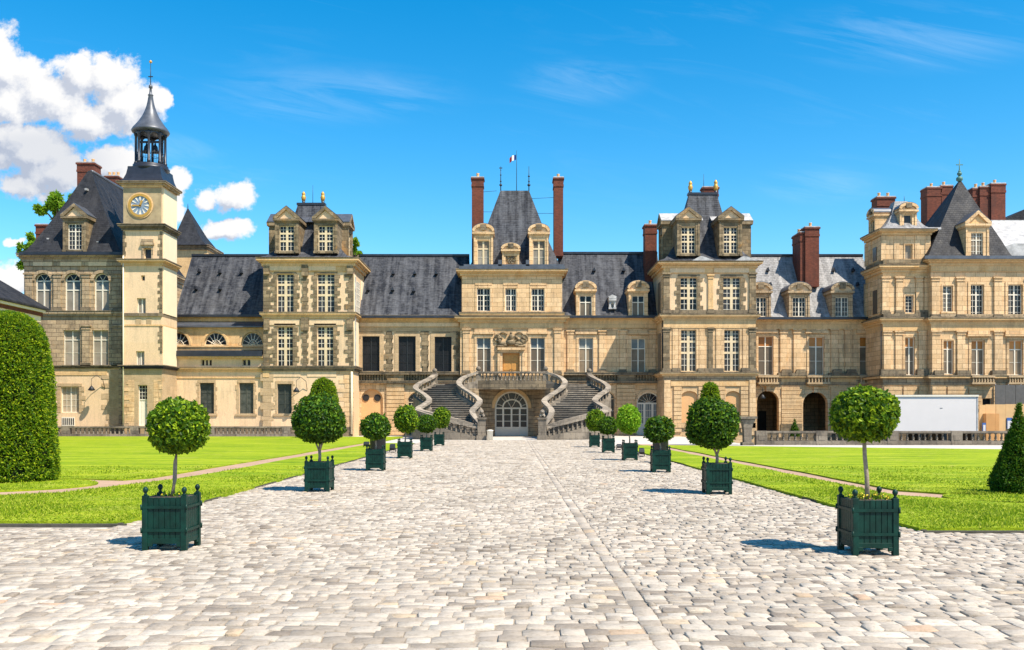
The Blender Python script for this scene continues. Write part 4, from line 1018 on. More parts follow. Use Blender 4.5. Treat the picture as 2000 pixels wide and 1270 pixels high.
# ================================================================== clock tower
D = 78.5
T = thing('clock_tower', 'cream clock tower with a gilt clock face, bell lantern and pointed spire', 'clock tower', (X(278, D), D, 0), 'blocks of the palace')
YB = 82.0
def tw(pyt, pyb, ops=(), mat='plaster', zb=None, name='wall'): return wall(T, D, 240.5, 316.5, pyt, pyb, ops, mat, YB, .25, name, zb)
tw(363, 440, (), 'plaster', name='clock_stage'); tw(450, 508, [(281, 296, 485, 506)]); tw(518, 613, [(275.5, 283, 538, 548.5), (267.5, 284.5, 582.5, 612)])
tw(618, 716, [(265.5, 282, 686, 714)]); tw(720, 850, [(269.5, 287.5, 752, 832)], 'quoin_pale', -.3)
slab(T, D, [(238.5, 318.5, 362, 366)], .12, 'trim', 'fillet')
cornice(T, D, 239.5, 317.5, 356, 363, .4, YB + .02, 'ashlar_dark', 2); cornice(T, D, 240.5, 316.5, 439, 450, .35, YB + .01, 'trim_dark'); cornice(T, D, 240.5, 316.5, 507.5, 518, .4, YB + .01, 'trim')
band(T, D, 240.5, 316.5, 612, 618, .14, 'trim_dark', YB + .01); band(T, D, 240.5, 316.5, 634, 637, .05, 'trim', YB + .005); cornice(T, D, 240.5, 316.5, 714, 720.5, .3, YB + .02, 'lead_dark', 2)
slab(T, D, [(241.5, 315.5, 367, 438.5)], .05, 'dial_face', 'clock_wall')
for py0, py1 in ((452, 506), (524, 611), (637, 690)): Qc(T, D, 316.5, py0, py1, .34, .32, 1, py0, .035, 'quoin', .02)
Qc(T, D, 240.5, 452, 506, .28, .32, -1, 3, .03, 'quoin', -.02)
for py0, py1 in ((367, 438), (452, 507), (520, 612), (637, 714)):
    b = MB(); b.box(X(316.5, D) + .001, X(316.5, D) + .07, D + .25, YB - .2, Z(py1, D), Z(py0, D)); b.build('side_panel', M['render_pale'], T)
b = MB(); frame(b, D, 281, 296, 485, 506, .14, .08, hood=.2, hw=.25); b.build('window_surround', M['ashlar_dark'], T)
window(T, D, 281, 296, 485, 506, 1, ((1, 1, 0),), 1, 'mullion'); window(T, D, 275.5, 283, 538, 548.5, 1, ((1, 1, 0),), 1, 'mullion')
window(T, D, 267.5, 284.5, 582.5, 612, 2, ((1, 1, 4),), 1); window(T, D, 265.5, 282, 686, 714, 2, ((1, 1, 4),), 2)
dd = window(T, D, 269.5, 287.5, 752, 832, 1, ((.36, 4, 0), (.64, 1, 8)), 3, name='door')
b = MB(); b.box(X(285, D), X(286, D), D + .16, D + .2, Z(795, D), Z(790, D)); b.build('handle', M['iron'], dd)
Qc(T, D, 262, 742, 832, .8, .3, 1, 9, .02, 'ashlar'); Qc(T, D, 300, 742, 832, .7, .36, -1, 7, .02, 'ashlar')
for a, c in ((265, 276), (286, 296)): slab(T, D, [(a, c, 622, 634)], .03, 'quoin_pale', 'stone_patch')
# the clock
zc_, xc_ = Z(402, D), X(274.5, D); y = D - .06
def disc(name, r0, r1, y0, y1, mat, par, n=40):
    b = MB(); pts = [(math.cos(2 * math.pi * i / n), math.sin(2 * math.pi * i / n)) for i in range(n)]
    for i in range(n):
        (c, s_), (c2, s2) = pts[i], pts[(i + 1) % n]
        if r0 > 0: b.ext([(xc_ + r0 * c, zc_ + r0 * s_), (xc_ + r1 * c, zc_ + r1 * s_), (xc_ + r1 * c2, zc_ + r1 * s2), (xc_ + r0 * c2, zc_ + r0 * s2)], y0, y1)
    if r0 == 0: b.ext([(xc_ + r1 * c, zc_ + r1 * s_) for c, s_ in pts], y0, y1)
    return b.build(name, M[mat], par)
ck = disc('clock', 0, .84, y - .02, y + .05, 'dial', T)
disc('clock_ring', .8, 1.0, y - .1, y + .05, 'gold', ck); disc('clock_ring', 1.0, 1.1, y - .06, y + .05, 'trim', ck)
b = MB()
for k in range(12):
    a = k * math.pi / 6; ca, sa = math.sin(a), math.cos(a); w_ = .07 if k % 3 else .1
    b.ext([(xc_ + ca * .34, zc_ + sa * .34), (xc_ + ca * .76 + sa * w_, zc_ + sa * .76 - ca * w_), (xc_ + ca * .76 - sa * w_, zc_ + sa * .76 + ca * w_)][::-1], y - .05, y)
b.build('hour_mark', M['white'], ck)
for a, l, w_ in ((math.radians(22), .5, .1), (math.radians(270), .72, .07)):
    ca, sa = math.sin(a), math.cos(a); b = MB()
    b.ext([(xc_ - ca * .12 - sa * w_ * .6, zc_ - sa * .12 + ca * w_ * .6), (xc_ + ca * l * .8 - sa * w_, zc_ + sa * l * .8 + ca * w_), (xc_ + ca * l, zc_ + sa * l), (xc_ + ca * l * .8 + sa * w_, zc_ + sa * l * .8 - ca * w_), (xc_ - ca * .12 + sa * w_ * .6, zc_ - sa * .12 - ca * w_ * .6)][::-1], y - .09, y - .06)
    b.build('clock_hand', M['gold'], ck)
# curved lead roof, lantern and spire
cx, cy = (X(240.5, D) + X(316.5, D)) / 2, (D + YB) / 2
hw, hd = (X(316.5, D) - X(240.5, D)) / 2 + .36, (YB - D) / 2 + .36
zr0, zr1 = Z(357, D), Z(333.5, cy); lv = []
for h, s_ in ((0, 1), (.06, .95), (.25, .82), (.55, .74), (.85, .70), (1, .69)): lv.append((zr0 + (zr1 - zr0) * h, cx - hw * s_, cx + hw * s_, cy - hd * s_, cy + hd * s_))
roof(T, lv, 'lead_dark', 'roof')
rl = 31 * cy / FPX
lan = MB(); lan.lathe(cx, cy, [(rl * 1.02, zr1 - .3), (rl * 1.14, zr1 - .02), (rl * 1.16, zr1 + .1), (rl * 1.06, zr1 + .16), (rl * 1.06, zr1 + .36), (rl * .98, zr1 + .42)], 24)
lan = lan.build('lantern', M['lead_dark'], T)
zl0, zl1 = zr1 + .4, Z(262, cy)
for k in range(8):
    a = k * math.pi / 4 + .25; b = MB(); px_, py_ = cx + rl * .87 * math.cos(a), cy + rl * .87 * math.sin(a)
    b.lathe(px_, py_, [(.17, zl0), (.17, zl0 + .25), (.115, zl0 + .3), (.11, zl1 - .3), (.17, zl1 - .2), (.17, zl1)], 8)
    b.build('column', M['lead_dark'], lan)
b = MB()
for k in range(8):                                    # arched heads between the columns and a low rail
    a0, a1 = k * math.pi / 4 + .25, (k + 1) * math.pi / 4 + .25; n = 8; zz0 = zl1 - .62
    for i in range(n):
        f0, f1 = i / n, (i + 1) / n; u0, u1 = a0 + (a1 - a0) * f0, a0 + (a1 - a0) * f1
        h0, h1 = zz0 + .5 * math.sin(math.pi * f0) ** .5, zz0 + .5 * math.sin(math.pi * f1) ** .5; r_ = rl * .9; q = rl * .8
        v = [(cx + r_ * math.cos(u0), cy + r_ * math.sin(u0)), (cx + r_ * math.cos(u1), cy + r_ * math.sin(u1)), (cx + q * math.cos(u1), cy + q * math.sin(u1)), (cx + q * math.cos(u0), cy + q * math.sin(u0))]
        b.add([(*v[0], h0), (*v[1], h1), (*v[2], h1), (*v[3], h0), (*v[0], zl1), (*v[1], zl1), (*v[2], zl1), (*v[3], zl1)], [(0, 3, 2, 1), (0, 1, 5, 4), (2, 3, 7, 6)])
b.build('lantern_arch', M['lead_dark'], lan)
b = MB()
for zz_ in (zl0 + .55, zl0 + 1.0):
    b.tube([(cx + rl * .84 * math.cos(t_), cy + rl * .84 * math.sin(t_), zz_) for t_ in np.linspace(0, 2 * math.pi, 25)], .02, 5)
for k in range(40): a = k * math.pi / 20; b.tube([(cx + rl * .84 * math.cos(a), cy + rl * .84 * math.sin(a), zl0), (cx + rl * .84 * math.cos(a), cy + rl * .84 * math.sin(a), zl0 + 1.0)], .012, 4)
b.build('lantern_rail', M['iron'], lan)
for bx in (-.35, .4):
    b = MB(); zb = zl1 - 1.65; b.lathe(cx + bx, cy, [(.36, zb), (.33, zb + .06), (.24, zb + .3), (.2, zb + .55), (.1, zb + .66), (.03, zb + .9)], 12); b.build('bell', M['iron'], lan)
b = MB(); b.box(cx - rl * .8, cx + rl * .8, cy - .08, cy + .08, zl1 - .78, zl1 - .62); b.build('bell_beam', M['lead_dark'], lan)
zs = Z(258, cy); zt = Z(190, cy); b = MB()
b.lathe(cx, cy, [(rl * .95, zl1 - .04), (rl * 1.02, zl1 + .02), (rl * 1.1, zs - .12), (rl * 1.15, zs), (rl * 1.12, zs + .08)] + [(rl * 1.12 * r_, zs + .08 + (zt - zs) * h) for h, r_ in ((.06, .93), (.14, .80), (.25, .64), (.4, .46), (.55, .33), (.7, .23), (.85, .165), (1, .12))] + [(.2, zt + .1), (.24, zt + .16), (.12, zt + .3), (.09, zt + .75), (.17, zt + .8), (.15, zt + 1.0), (.05, zt + 1.1)], 32)
b.build('spire', M['lead'], T)
o = spike(T, cy, 1000 + cx * FPX / cy, 122, 178, .045, cross=(.5, .2)); b = MB(); zt = Z(121, cy); b.lathe(cx, cy, [(.02, zt - .14), (.13, zt - .05), (.13, zt + .05), (.02, zt + .14)], 10); b.build('ball', M['gold'], o)
pipe(T, D, 242, 500, 840, .06, 'render_pale')

# ================================================================== low left wing
D = 82.0
C = thing('low_wing', 'low wing with three half-round windows right of the clock tower', 'building', (X(420, D), D, 0), 'blocks of the palace')
wall(C, D, 300, 514, 725, 860, [(314, 337.5, 748, 808), (390, 418, 748, 808), (467, 495, 748, 808)], 'plaster', 83.2, .3, zb=-.3)
wall(C, D, 284, 514, 699, 718, [(319, 331.5, 701, 714.5), (392, 413.5, 702, 715), (472.5, 489, 702, 715)], 'plaster', 83.9, .25, 'attic_wall')
cornice(C, D, 284, 514, 717.5, 725, .3, 83.3, 'trim', 2, 1, 0); band(C, D, 300, 514, 736, 739, .07, 'trim'); cornice(C, D, 284, 514, 695, 699.5, .3, 83.9, 'trim', 1, 1, 0)
for a, c, y0, y1 in ((319, 331.5, 701, 714.5), (392, 413.5, 702, 715), (472.5, 489, 702, 715)): window(C, D, a, c, y0, y1, 2 if a < 390 or a > 450 else 3, ((1, 1, 0),), 1, 'mullion', tm=.16)
for a, c in ((314, 337.5), (390, 418), (467, 495)):
    window(C, D, a, c, 748, 808, 2, ((1, 3, 5),), 1, 'shutter', 'shutter', .2, tm=.06)
    Sur(C, D, a, c, 748, 808, .3, int(a), .03, 'quoin_pale', 4)
b = MB(); zz_ = Z(694, D); y1 = 84.0
b.face([(X(284, D), D - .35, zz_), (X(514, D), D - .35, zz_), (X(514, D), y1, Z(684, y1)), (X(284, D), y1, Z(684, y1))]); b.box(X(284, D) - .05, X(514, D), D - .42, D - .2, zz_ - .12, zz_ + .1); b.box(X(284, D), X(514, D) - .02, D - .38, D + .3, zz_ + .1, Z(686, D)); b.build('lower_roof', M['lead_dark'], C)
D2 = 84.0
wall(C, D2, 318, 514, 640, 690, [(325.5, 370, 648.5, 675, 26), (398.5, 443, 648.5, 675, 26), (471, 513, 648.5, 675, 26)], 'trim', 94, .3, 'lunette_wall')
for a, c in ((325.5, 370), (398.5, 443), (471, 515)):
    b, p = MB(), MB(); win_geo(b, p, X(a, D2), X(c, D2), Z(675, D2), Z(648.5, D2), D2 + .15, 1, ((1, 1, 0),), 3, .1, .1, .06, 26 * D2 / FPX)
    b.tube([(X(a, D2) + .5 + t_ * (X(c, D2) - X(a, D2) - 1.0), D2 + .2, Z(675, D2) + .55 * math.sin(math.pi * t_)) for t_ in np.linspace(0, 1, 11)], .03, 5, 1)
    o = b.build('lunette_window', [M['mullion'], M['white']], C); p.build('pane', [M[k] for k in PANES], o)
    q = MB(); x0, x1 = X(a, D2), X(c, D2); i_, o_ = arc_pts(x0, x1, Z(674.5, D2), Z(648.5, D2)), arc_pts(x0 - .2, x1 + .2, Z(674.5, D2), Z(644.5, D2))
    for k in range(len(i_) - 1): q.ext([i_[k], i_[k + 1], o_[k + 1], o_[k]][::-1], D2 - .07, D2 + .03)
    q.build('arch_surround', M['trim'], C)
band(C, D2, 318, 514, 675.2, 678, .1, 'trim'); slab(C, D, [(300.5, 513, 834, 851)], .06, 'trim_dark', 'plinth')  # dark plinth strip stands for the shaded foot of the wall
b = MB(); ze = Z(637, D2); b.face([(X(316, D2), D2 - .3, ze), (X(514, D2), D2 - .3, ze), (X(514, D2), 84.9, Z(628, 84.9)), (X(316, D2), 84.9, Z(628, 84.9))]); b.box(X(316, D2), X(514, D2), D2 - .33, D2 + .1, ze - .14, ze - .02); b.build('upper_lead_roof', M['lead'], C)
wall(C, 84.9, 318, 514, 614, 632, (), 'trim', 94, name='eaves_wall')
gable_roof(C, 84.7, 340, 516, 616, 89.5, 499, 'slate'); hatches(C, 84.7, 89.5, 616, 499, ((390, 533), (430, 535), (472, 535), (383, 567), (430, 567)), .16)
pipe(C, D2, 320, 640, 690, .06, 'lead_dark')
Qc(C, D, 306, 727, 850, .9, .34, -1, 5, .025, 'quoin_pale')

# ================================================================== round-windowless tower with a pointed roof behind
D = 104.0
K = thing('back_tower', 'small tower with a pointed slate roof peeping out behind the low wing', 'building', (X(378, D), D, 0), 'blocks of the palace')
wall(K, D, 335, 404, 480, 560, (), 'trim', 109, zb=0); cornice(K, D, 335, 404, 479, 488, .3, 109.1, 'trim_dark', 2)
roof(K, bell_levels((Z(480, D), X(328, D), X(407, D), D - .6, 109.6), (Z(408, 106.5), X(366.5, 106.5), X(368, 106.5), 106.4, 106.6), ((0, 0), (.1, .2), (.35, .48), (1, 1))), 'slate_dark'); spike(K, 106.5, 367, 398, 408, .06)

# ================================================================== the two mullioned pavilions
D = 81.8
P1 = thing('mullioned_pavilion', 'square mullioned pavilion with rough stone window surrounds left of the horseshoe staircase', 'building', (X(602, D), D, 0), 'blocks of the palace')
YB = 90.0
W1 = [(541, 573.5, 535, 610), (619.5, 653.5, 535, 610)]; W2 = [(541.5, 572, 638, 716.5), (619.5, 651, 638, 716.5)]
wall(P1, D, 515, 690, 530, 612, W1, 'plaster', YB, .4); wall(P1, D, 515, 690, 622, 717, W2, 'plaster', YB, .4); wall(P1, D, 515, 690, 724, 860, [(541.5, 569.5, 750, 808)], 'plaster', YB, .3, zb=-.3)
for a, c, y0, y1 in W1 + W2: window(P1, D, a, c, y0, y1, 2, GL3, 2, 'mullion', 'white', .18, tm=.24, t=.05, tb=.036)
window(P1, D, 541.5, 569.5, 750, 808, 2, ((1, 3, 5),), 1, 'shutter', 'shutter', .2, tm=.06)
Sur(P1, D, 541.5, 569.5, 750, 808, .3, 3, .03, 'quoin_pale', 4.5)
Qc(P1, D, 522, 730, 835, 1.15, .5, 0, 8, .04, 'quoin_pale', 0, .1); Qc(P1, D, 690, 725, 850, 1.5, .4, 1, 6, .035, 'ashlar', .03)
for (a, c, y0, y1) in W1 + W2: Sur(P1, D, a, c, y0, y1, .52, int(a + y0), .05, 'quoin')
for y0, y1 in ((534, 611), (640, 716)): Qc(P1, D, 515, y0, y1, .85, .36, -1, y0, .05, 'quoin', -.03); Qc(P1, D, 690, y0, y1, .75, .36, 1, y0 + 1, .05, 'quoin', .03); Qc(P1, D, 596, y0, y1, .62, .36, 0, y0 + 2, .07, 'quoin', 0, .2)
cornice(P1, D, 515, 690, 505, 520, .55, YB + .1, 'trim'); band(P1, D, 515, 690, 519.8, 531, .08, 'trim', YB + .05, 'architrave')
slab(P1, D, [(527, 589, 519, 529), (603, 656, 519, 529)], .13, 'plaster'); slab(P1, D, [(590, 602, 518, 540), (516, 527, 520, 536), (678, 690, 520, 536)], .26, 'quoin', 'bracket')
cornice(P1, D, 515, 690, 610.5, 622.5, .3, YB + .06, 'trim'); slab(P1, D, [(524, 586, 624, 635), (604, 671, 624, 635)], .07, 'plaster'); slab(P1, D, [(588, 603, 622, 646), (516, 527, 624, 645), (677, 690, 624, 645)], .2, 'quoin', 'bracket')
cornice(P1, D, 515, 690, 715.5, 724.5, .28, YB + .06, 'trim_dark', 2); slab(P1, D, [(530, 587, 726, 736), (600, 657, 726, 736)], .05, 'plaster'); slab(P1, D, [(513.5, 526, 724, 737)], .09, 'trim', 'bracket')
b = MB()                                                   # sunlit right flank: pilaster strips and a blind window
x = X(690, D)
for y0, y1, t_, u in ((D + .25, D + .9, 535, 610), (D + 4.2, D + 7.6, 535, 610), (D + .25, D + 2.4, 626, 714)): b.box(x + .002, x + .07, y0, y1, Z(u, D), Z(t_, D))
b.build('side_panel', M['render_pale'], P1)
b = MB(); b.box(x - .02, x + .05, D + 1.3, D + 3.0, Z(606, D), Z(545, D)); o = b.build('side_window', M['glass'], P1)
b = MB()
for k in range(4): yy = D + 1.3 + k * .56; b.box(x + .05, x + .085, yy - .05, yy + .05, Z(606, D), Z(545, D))
for k in range(6): zz_ = Z(606, D) + k * .55; b.box(x + .05, x + .08, D + 1.3, D + 3.0, zz_ - .04, zz_ + .04)
b.build('window_bars', M['white'], o)
ev = (Z(505, D), X(507, D), X(698, D) - .2, D - .62, YB + .4); mid = (D + YB) / 2 - .3
tp = (Z(401, mid), X(583, mid), X(634, mid), mid - .25, mid + .25)
roof(P1, bell_levels(ev, tp)); b = MB(); b.box(tp[1] - .1, tp[2] + .1, mid - .35, mid + .35, tp[0] - .05, tp[0] + .16); b.build('ridge_capping', M['lead_dark'], P1)
for px in (560, 636): dormer(P1, 81.75, px, 495, 2.05, 2.75, 1.1, 3.6, dict(w=1.32, z0=.2, z1=2.45, rows=((.3, 2, 0), (.3, 2, 0), (.4, 2, 0)), nx=2, frame='mullion', tm=.2), 'tri', 'quoin', jamb_stone='quoin')
zd = Z(495, 82.3)
for s_ in (-1, 1): dormer(P1, D, 0, 0, 2.3, 2.75, 1.1, 3.0, dict(w=1.3, z0=.2, z1=2.45, rows=GL3, frame='mullion', tm=.2), 'tri', 'quoin', rz=s_ * math.pi / 2, loc=((X(681, D + 3) if s_ > 0 else X(529, D + 3)), mid - .1, zd))
urn(P1, mid, 593, 374, 400); urn(P1, mid, 630.5, 374, 400); spike(P1, mid, 611, 362, 401, .03)
slab(P1, D, [(515.5, 689, 834, 851)], .06, 'trim_dark', 'plinth'); wall_lamp(P1, D, 583.5, 765, 1); pipe(P1, D, 687.5, 726, 848, .09, 'render_pale')  # plinth darkened in colour to give shade behind the left balusters
b = MB(); b.box(X(690, D) + .05, X(690, D) + .16, D + .4, D + .55, Z(716, D), Z(540, D)); b.build('drainpipe', M['lead_pale'], P1)

D = 81.3
P2 = thing('mullioned_pavilion', 'square mullioned pavilion with a brick chimney behind its roof right of the staircase', 'building', (X(1386, D), D, 0), 'blocks of the palace')
W1 = [(1329, 1362, 542, 615), (1412.5, 1446.5, 542, 615)]; W2 = [(1330, 1360, 644.5, 725.5), (1414.5, 1444.5, 644.5, 725.5)]
wall(P2, D, 1296, 1475, 533, 615, W1, 'plaster', YB, .4); wall(P2, D, 1296, 1475, 640, 728, W2, 'ashlar', YB, .4); wall(P2, D, 1296, 1475, 742, 860, [(1331.5, 1362, 764, 826, 9), (1418, 1446, 764, 826, 9)], 'rust', YB, .3, zb=-2.5)
for a, c, y0, y1 in W1 + W2: window(P2, D, a, c, y0, y1, 2, GL3, 2, 'mullion', 'white', .18, tm=.24, t=.05, tb=.036)
slab(P2, D + .2, [(1331, 1362.5, 762, 826), (1417.5, 1446.5, 762, 826)], .01, 'terracotta', 'blind_niche')
for w_ in W1: Sur(P2, D, *w_, .46, int(w_[0]), .05, 'quoin')
for w_ in W2: Fr(P2, D, *w_, .2, .05, False)
for px in (1301.5, 1469.5): pilaster(P2, D, px, 533, 612, .55, .15, 'quoin'); pilaster(P2, D, px, 640, 727, .58, .14, 'quoin')
pilaster(P2, D, 1387.5, 536, 612, .42, .13, 'trim'); pilaster(P2, D, 1387.5, 640, 727, .4, .12, 'quoin')
for px in (1319, 1371, 1404, 1456): pilaster(P2, D, px, 642, 727, .5, .07, 'ashlar', False)
cornice(P2, D, 1296, 1475, 512, 524, .55, YB + .1, 'trim'); band(P2, D, 1296, 1475, 523.8, 534, .1, 'trim', YB + .05, 'architrave'); slab(P2, D, [(1308, 1376, 524.5, 533), (1394, 1462, 524.5, 533)], .14, 'plaster')
cornice(P2, D, 1296, 1475, 614.5, 626, .4, YB + .06, 'trim', 3); band(P2, D, 1296, 1475, 625.8, 641, .1, 'trim', YB + .05, 'architrave'); slab(P2, D, [(1298, 1473, 606, 614)], .12, 'trim_dark', 'parapet_stones')
cornice(P2, D, 1296, 1475, 727.5, 735, .35, YB + .06, 'trim', 2); band(P2, D, 1296, 1475, 734.8, 743, .06, 'ashlar_dark', YB + .04, 'architrave')
slab(P2, D, [(1312, 1328, 719, 727), (1362, 1412, 720, 727), (1447, 1466, 719, 727)], .3, 'trim_dark', 'stone_block')
for a, c in ((1316, 1331), (1446.5, 1461)): rustic(P2, D, a, c, 755, 845, .12)
rustic(P2, D, 1364, 1416, 755, 845, .1); slab(P2, D, [(1310, 1466, 745, 754)], .1, 'trim', 'panel'); band(P2, D, 1296, 1475, 826, 836, .16, 'rust')
for px in (1303, 1469): slab(P2, D, [(px - 6, px + 6, 743, 850)], .16, 'ashlar', 'corner_strip')
x = X(1296, D); b = MB(); b.box(x - .06, x - .002, D + .3, D + 1.2, Z(612, D), Z(540, D)); b.box(x - .06, x - .002, D + .3, D + 1.0, Z(724, D), Z(645, D)); b.build('side_panel', M['ashlar'], P2)
b = MB(); b.box(x - .05, x + .02, D + 1.5, D + 2.9, Z(724, D), Z(648, D)); b.box(x - .05, x + .02, D + 1.5, D + 3.0, Z(608, D), Z(545, D)); b.build('side_window', M['blind'], P2)
ev = (Z(512, D), X(1283, D), X(1484, D), D - .62, YB + .4); mid = (D + YB) / 2 - .3; tp = (Z(381, mid), X(1345, mid), X(1399, mid), mid - .25, mid + .25)
roof(P2, bell_levels(ev, tp)); b = MB(); b.box(tp[1] - .1, tp[2] + .1, mid - .35, mid + .35, tp[0] - .05, tp[0] + .16); b.build('ridge_capping', M['lead_dark'], P2)
for px, wd in ((1344.5, 2.0), (1427, 2.0)): dormer(P2, 81.3, px, 500, wd, 3.0, 1.0, 3.8, dict(w=1.24, z0=.22, z1=2.55, rows=((.28, 2, 0), (.27, 2, 0), (.45, 3, 0)), nx=2, frame='mullion', tm=.18), 'tri', 'quoin', jamb_stone='quoin')
zd = Z(500, 81.9)
for s_ in (-1, 1): dormer(P2, D, 0, 0, 2.2, 3.1, 1.0, 3.0, dict(w=1.24, z0=.2, z1=2.5, rows=GL3, frame='mullion', tm=.2), 'tri', 'quoin', rz=s_ * math.pi / 2, loc=((X(1463.5, D + 3) if s_ > 0 else X(1294, D + 3)), mid - .3, zd), cap='lead_pale')
urn(P2, mid, 1348.5, 353, 381); urn(P2, mid, 1398, 351, 381); spike(P2, mid, 1374.5, 340, 381, .03); chimney(P2, mid + .9, 1373, 1403, 364, 400, .9, pots=0)
b = MB()
for px in (1368, 1452): x = X(px, D); b.ext([(x - .9, Z(511.5, D)), (x + 1.3, Z(511.5, D)), (x + .2, Z(503, D)), (x - .1, Z(502, D))], D - .45, D + .4)
b.build('lead_flashing', M['lead_pale'], P2)

# ================================================================== left gallery behind the staircase
D = 85.0
G1 = thing('gallery_wing', 'gallery wing with three black-screened windows left of the central pavilion', 'building', (X(800, D), D, 0), 'blocks of the palace')
W = [(708, 741.5, 657, 725), (778.5, 812, 657, 725.5), (849, 882, 658, 727)]
wall(G1, D, 692, 900, 640, 728, W, 'quoin', 94, .35); wall(G1, D, 692, 900, 746, 860, [(705, 748, 760, 835, 21), (796, 838, 765, 850, 21)], 'ashlar', 94, .35, zb=-.3)
for a, c, y0, y1 in W: window(G1, D, a, c, y0, y1, 2, ((1, 4, 6),), 2, 'iron', 'screen', .12, tm=.08)
for w_ in W: Fr(G1, D, *w_, .38, .07, False, mat='quoin_pale')
for px in (760, 830): Qc(G1, D, px, 647, 727, .75, .42, 0, px, .12, 'quoin', 0, .2)
for px in (700, 890): Qc(G1, D, px, 647, 727, .5, .4, 0, px, .06, 'quoin')
for px in (751, 769.5, 821, 839.5, 889): slab(G1, D, [(px - 3.5, px + 3.5, 648, 726)], .03, 'plaster', 'plaster_strip')
wall(G1, D + .02, 692, 900, 612, 640, (), 'trim', 94, name='frieze_wall'); cornice(G1, D, 692, 900, 617, 627, .4, 94.1, 'trim'); slab(G1, D, [(694, 896, 631, 638)], .09, 'plaster'); band(G1, D, 692, 900, 640, 648, .05, 'quoin_pale')
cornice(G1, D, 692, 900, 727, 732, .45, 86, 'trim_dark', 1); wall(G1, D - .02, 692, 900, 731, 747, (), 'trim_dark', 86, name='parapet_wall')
for k in range(28): slab(G1, D - .015, [(694 + k * 5.4, 697 + k * 5.4, 732, 745)], .18, 'quoin', 'parapet_baluster')
cornice(G1, D, 692, 900, 744.5, 749, .35, 86, 'trim_dark', 1)
slab(G1, D, [(757, 790, 731, 745)], .3, 'quoin', 'bracket')
gable_roof(G1, 84.6, 686, 912, 618, 89.5, 499); hatches(G1, 84.6, 89.5, 618, 499, ((719, 569), (767, 569), (808, 571), (768, 537), (810, 537), (852, 537)), .16)
slab(G1, D + .25, [(704, 749, 760, 851)], .02, 'terracotta', 'blind_niche')
for px in (714, 736.5):
    b = MB(); b.add(*(lambda x, z, r: ([(x + r * math.cos(t_ * math.pi / 10), yy, z + r * math.sin(t_ * math.pi / 10)) for yy in (D + .16, D + .24) for t_ in range(20)], [tuple(range(20))] + [(i, i + 20, (i + 1) % 20 + 20, (i + 1) % 20) for i in range(20)]))(X(px, D), Z(777, D), .31)); b.build('oculus', M['screen'], G1)
window(G1, D, 796, 838, 765, 850, 2, ((.3, 1, 0), (.7, 3, 0)), 3, 'mullion', 'white', .25, 21, name='arched_door')
for a, c in ((688.5, 700), (755.5, 790)): rustic(G1, D, a, c, 750, 850, .2)
band(G1, D, 692, 757, 833, 850, .2, 'quoin', name='plinth')

# ================================================================== central pavilion
D = 84.4
V = thing('central_pavilion', 'central pavilion with oak doorway, two tall chimneys and a flag on its roof', 'building', (X(1000, D), D, 0), 'blocks of the palace')
LOWW = [(931, 958.5, 659.5, 728), (1036, 1064, 659.5, 728)]
wall(V, D, 899, 1101, 640, 735, LOWW + [(981.5, 1015, 690, 742)], 'ashlar', 95, .35)
wall(V, D, 902, 1098, 538, 618, [(931.5, 957.5, 562.5, 608), (987, 1008.5, 563, 608), (1038, 1063.5, 563, 608)], 'ashlar', 95, .35, 'attic_wall')
wall(V, D, 899, 1101, 734, 860, (), 'quoin', 95, name='basement_wall', zb=-.3)
for a, c, y0, y1 in LOWW: window(V, D, a, c, y0, y1, 2, TALL, 1, 'white', 'white', .2)
for a, c, y0 in ((931.5, 957.5, 562.5), (987, 1008.5, 563), (1038, 1063.5, 563)): window(V, D, a, c, y0, 608, 2, ((.3, 1, 0), (.7, 3, 0)), 2, 'white', 'white', .22, tm=.12, t=.08)
for a, c, y0 in ((931.5, 957.5, 562.5), (987, 1008.5, 563), (1038, 1063.5, 563)): Fr(V, D, a, c, y0, 608, .16, .05)
for w_ in LOWW: Fr(V, D, *w_, .2, .06, False, .18, .28)
for a, c in ((928, 961), (983, 1012), (1035, 1067)): slab(V, D, [(a, c, 552, 557)], .05, 'ashlar')
cornice(V, D, 902, 1098, 527, 539, .5, 95.1, 'trim'); cornice(V, D, 902, 1098, 611, 619, .22, 95.1, 'trim', 2, name='string_course'); cornice(V, D - .1, 897, 1103, 618.5, 629, .42, 95.05, 'trim'); band(V, D, 899, 1101, 628.5, 641, .1, 'trim', 95.02, 'architrave')
for px in (911, 1089): pilaster(V, D, px, 642, 731, .58, .14)
slab(V, D, [(967, 976, 648, 728), (1020, 1029, 648, 728)], .06, 'ashlar', 'pilaster_strip')
b = MB(); b.box(X(981.5, D), X(1015, D), D + .16, D + .3, Z(742, D), Z(690, D))
for k in range(2):
    for j_ in range(3): a0 = 983.5 + k * 16; b.box(X(a0, D), X(a0 + 13, D), D + .13, D + .18, Z(740 - j_ * 17, D), Z(727 - j_ * 17, D))
dr = b.build('door', M['oak'], V, .012)
for px in (996.5, 1000): b = MB(); b.lathe(X(px, D), D + .12, [(.01, Z(722, D) - .05), (.05, Z(722, D)), (.01, Z(722, D) + .05)], 8); b.build('handle', M['iron'], dr)
b = MB(); frame(b, D, 981.5, 1015, 690, 735, .3, .16, sill=False); b.box(X(972, D), X(1025, D), D - .4, D + .05, Z(684, D), Z(679, D)); b.box(X(974, D), X(1023, D), D - .25, D + .05, Z(687, D), Z(684, D))
for px in (974.5, 1022.5): b.box(X(px - 2.5, D), X(px + 2.5, D), D - .25, D + .05, Z(733, D), Z(687, D))
b.build('door_surround', M['ashlar'], V)
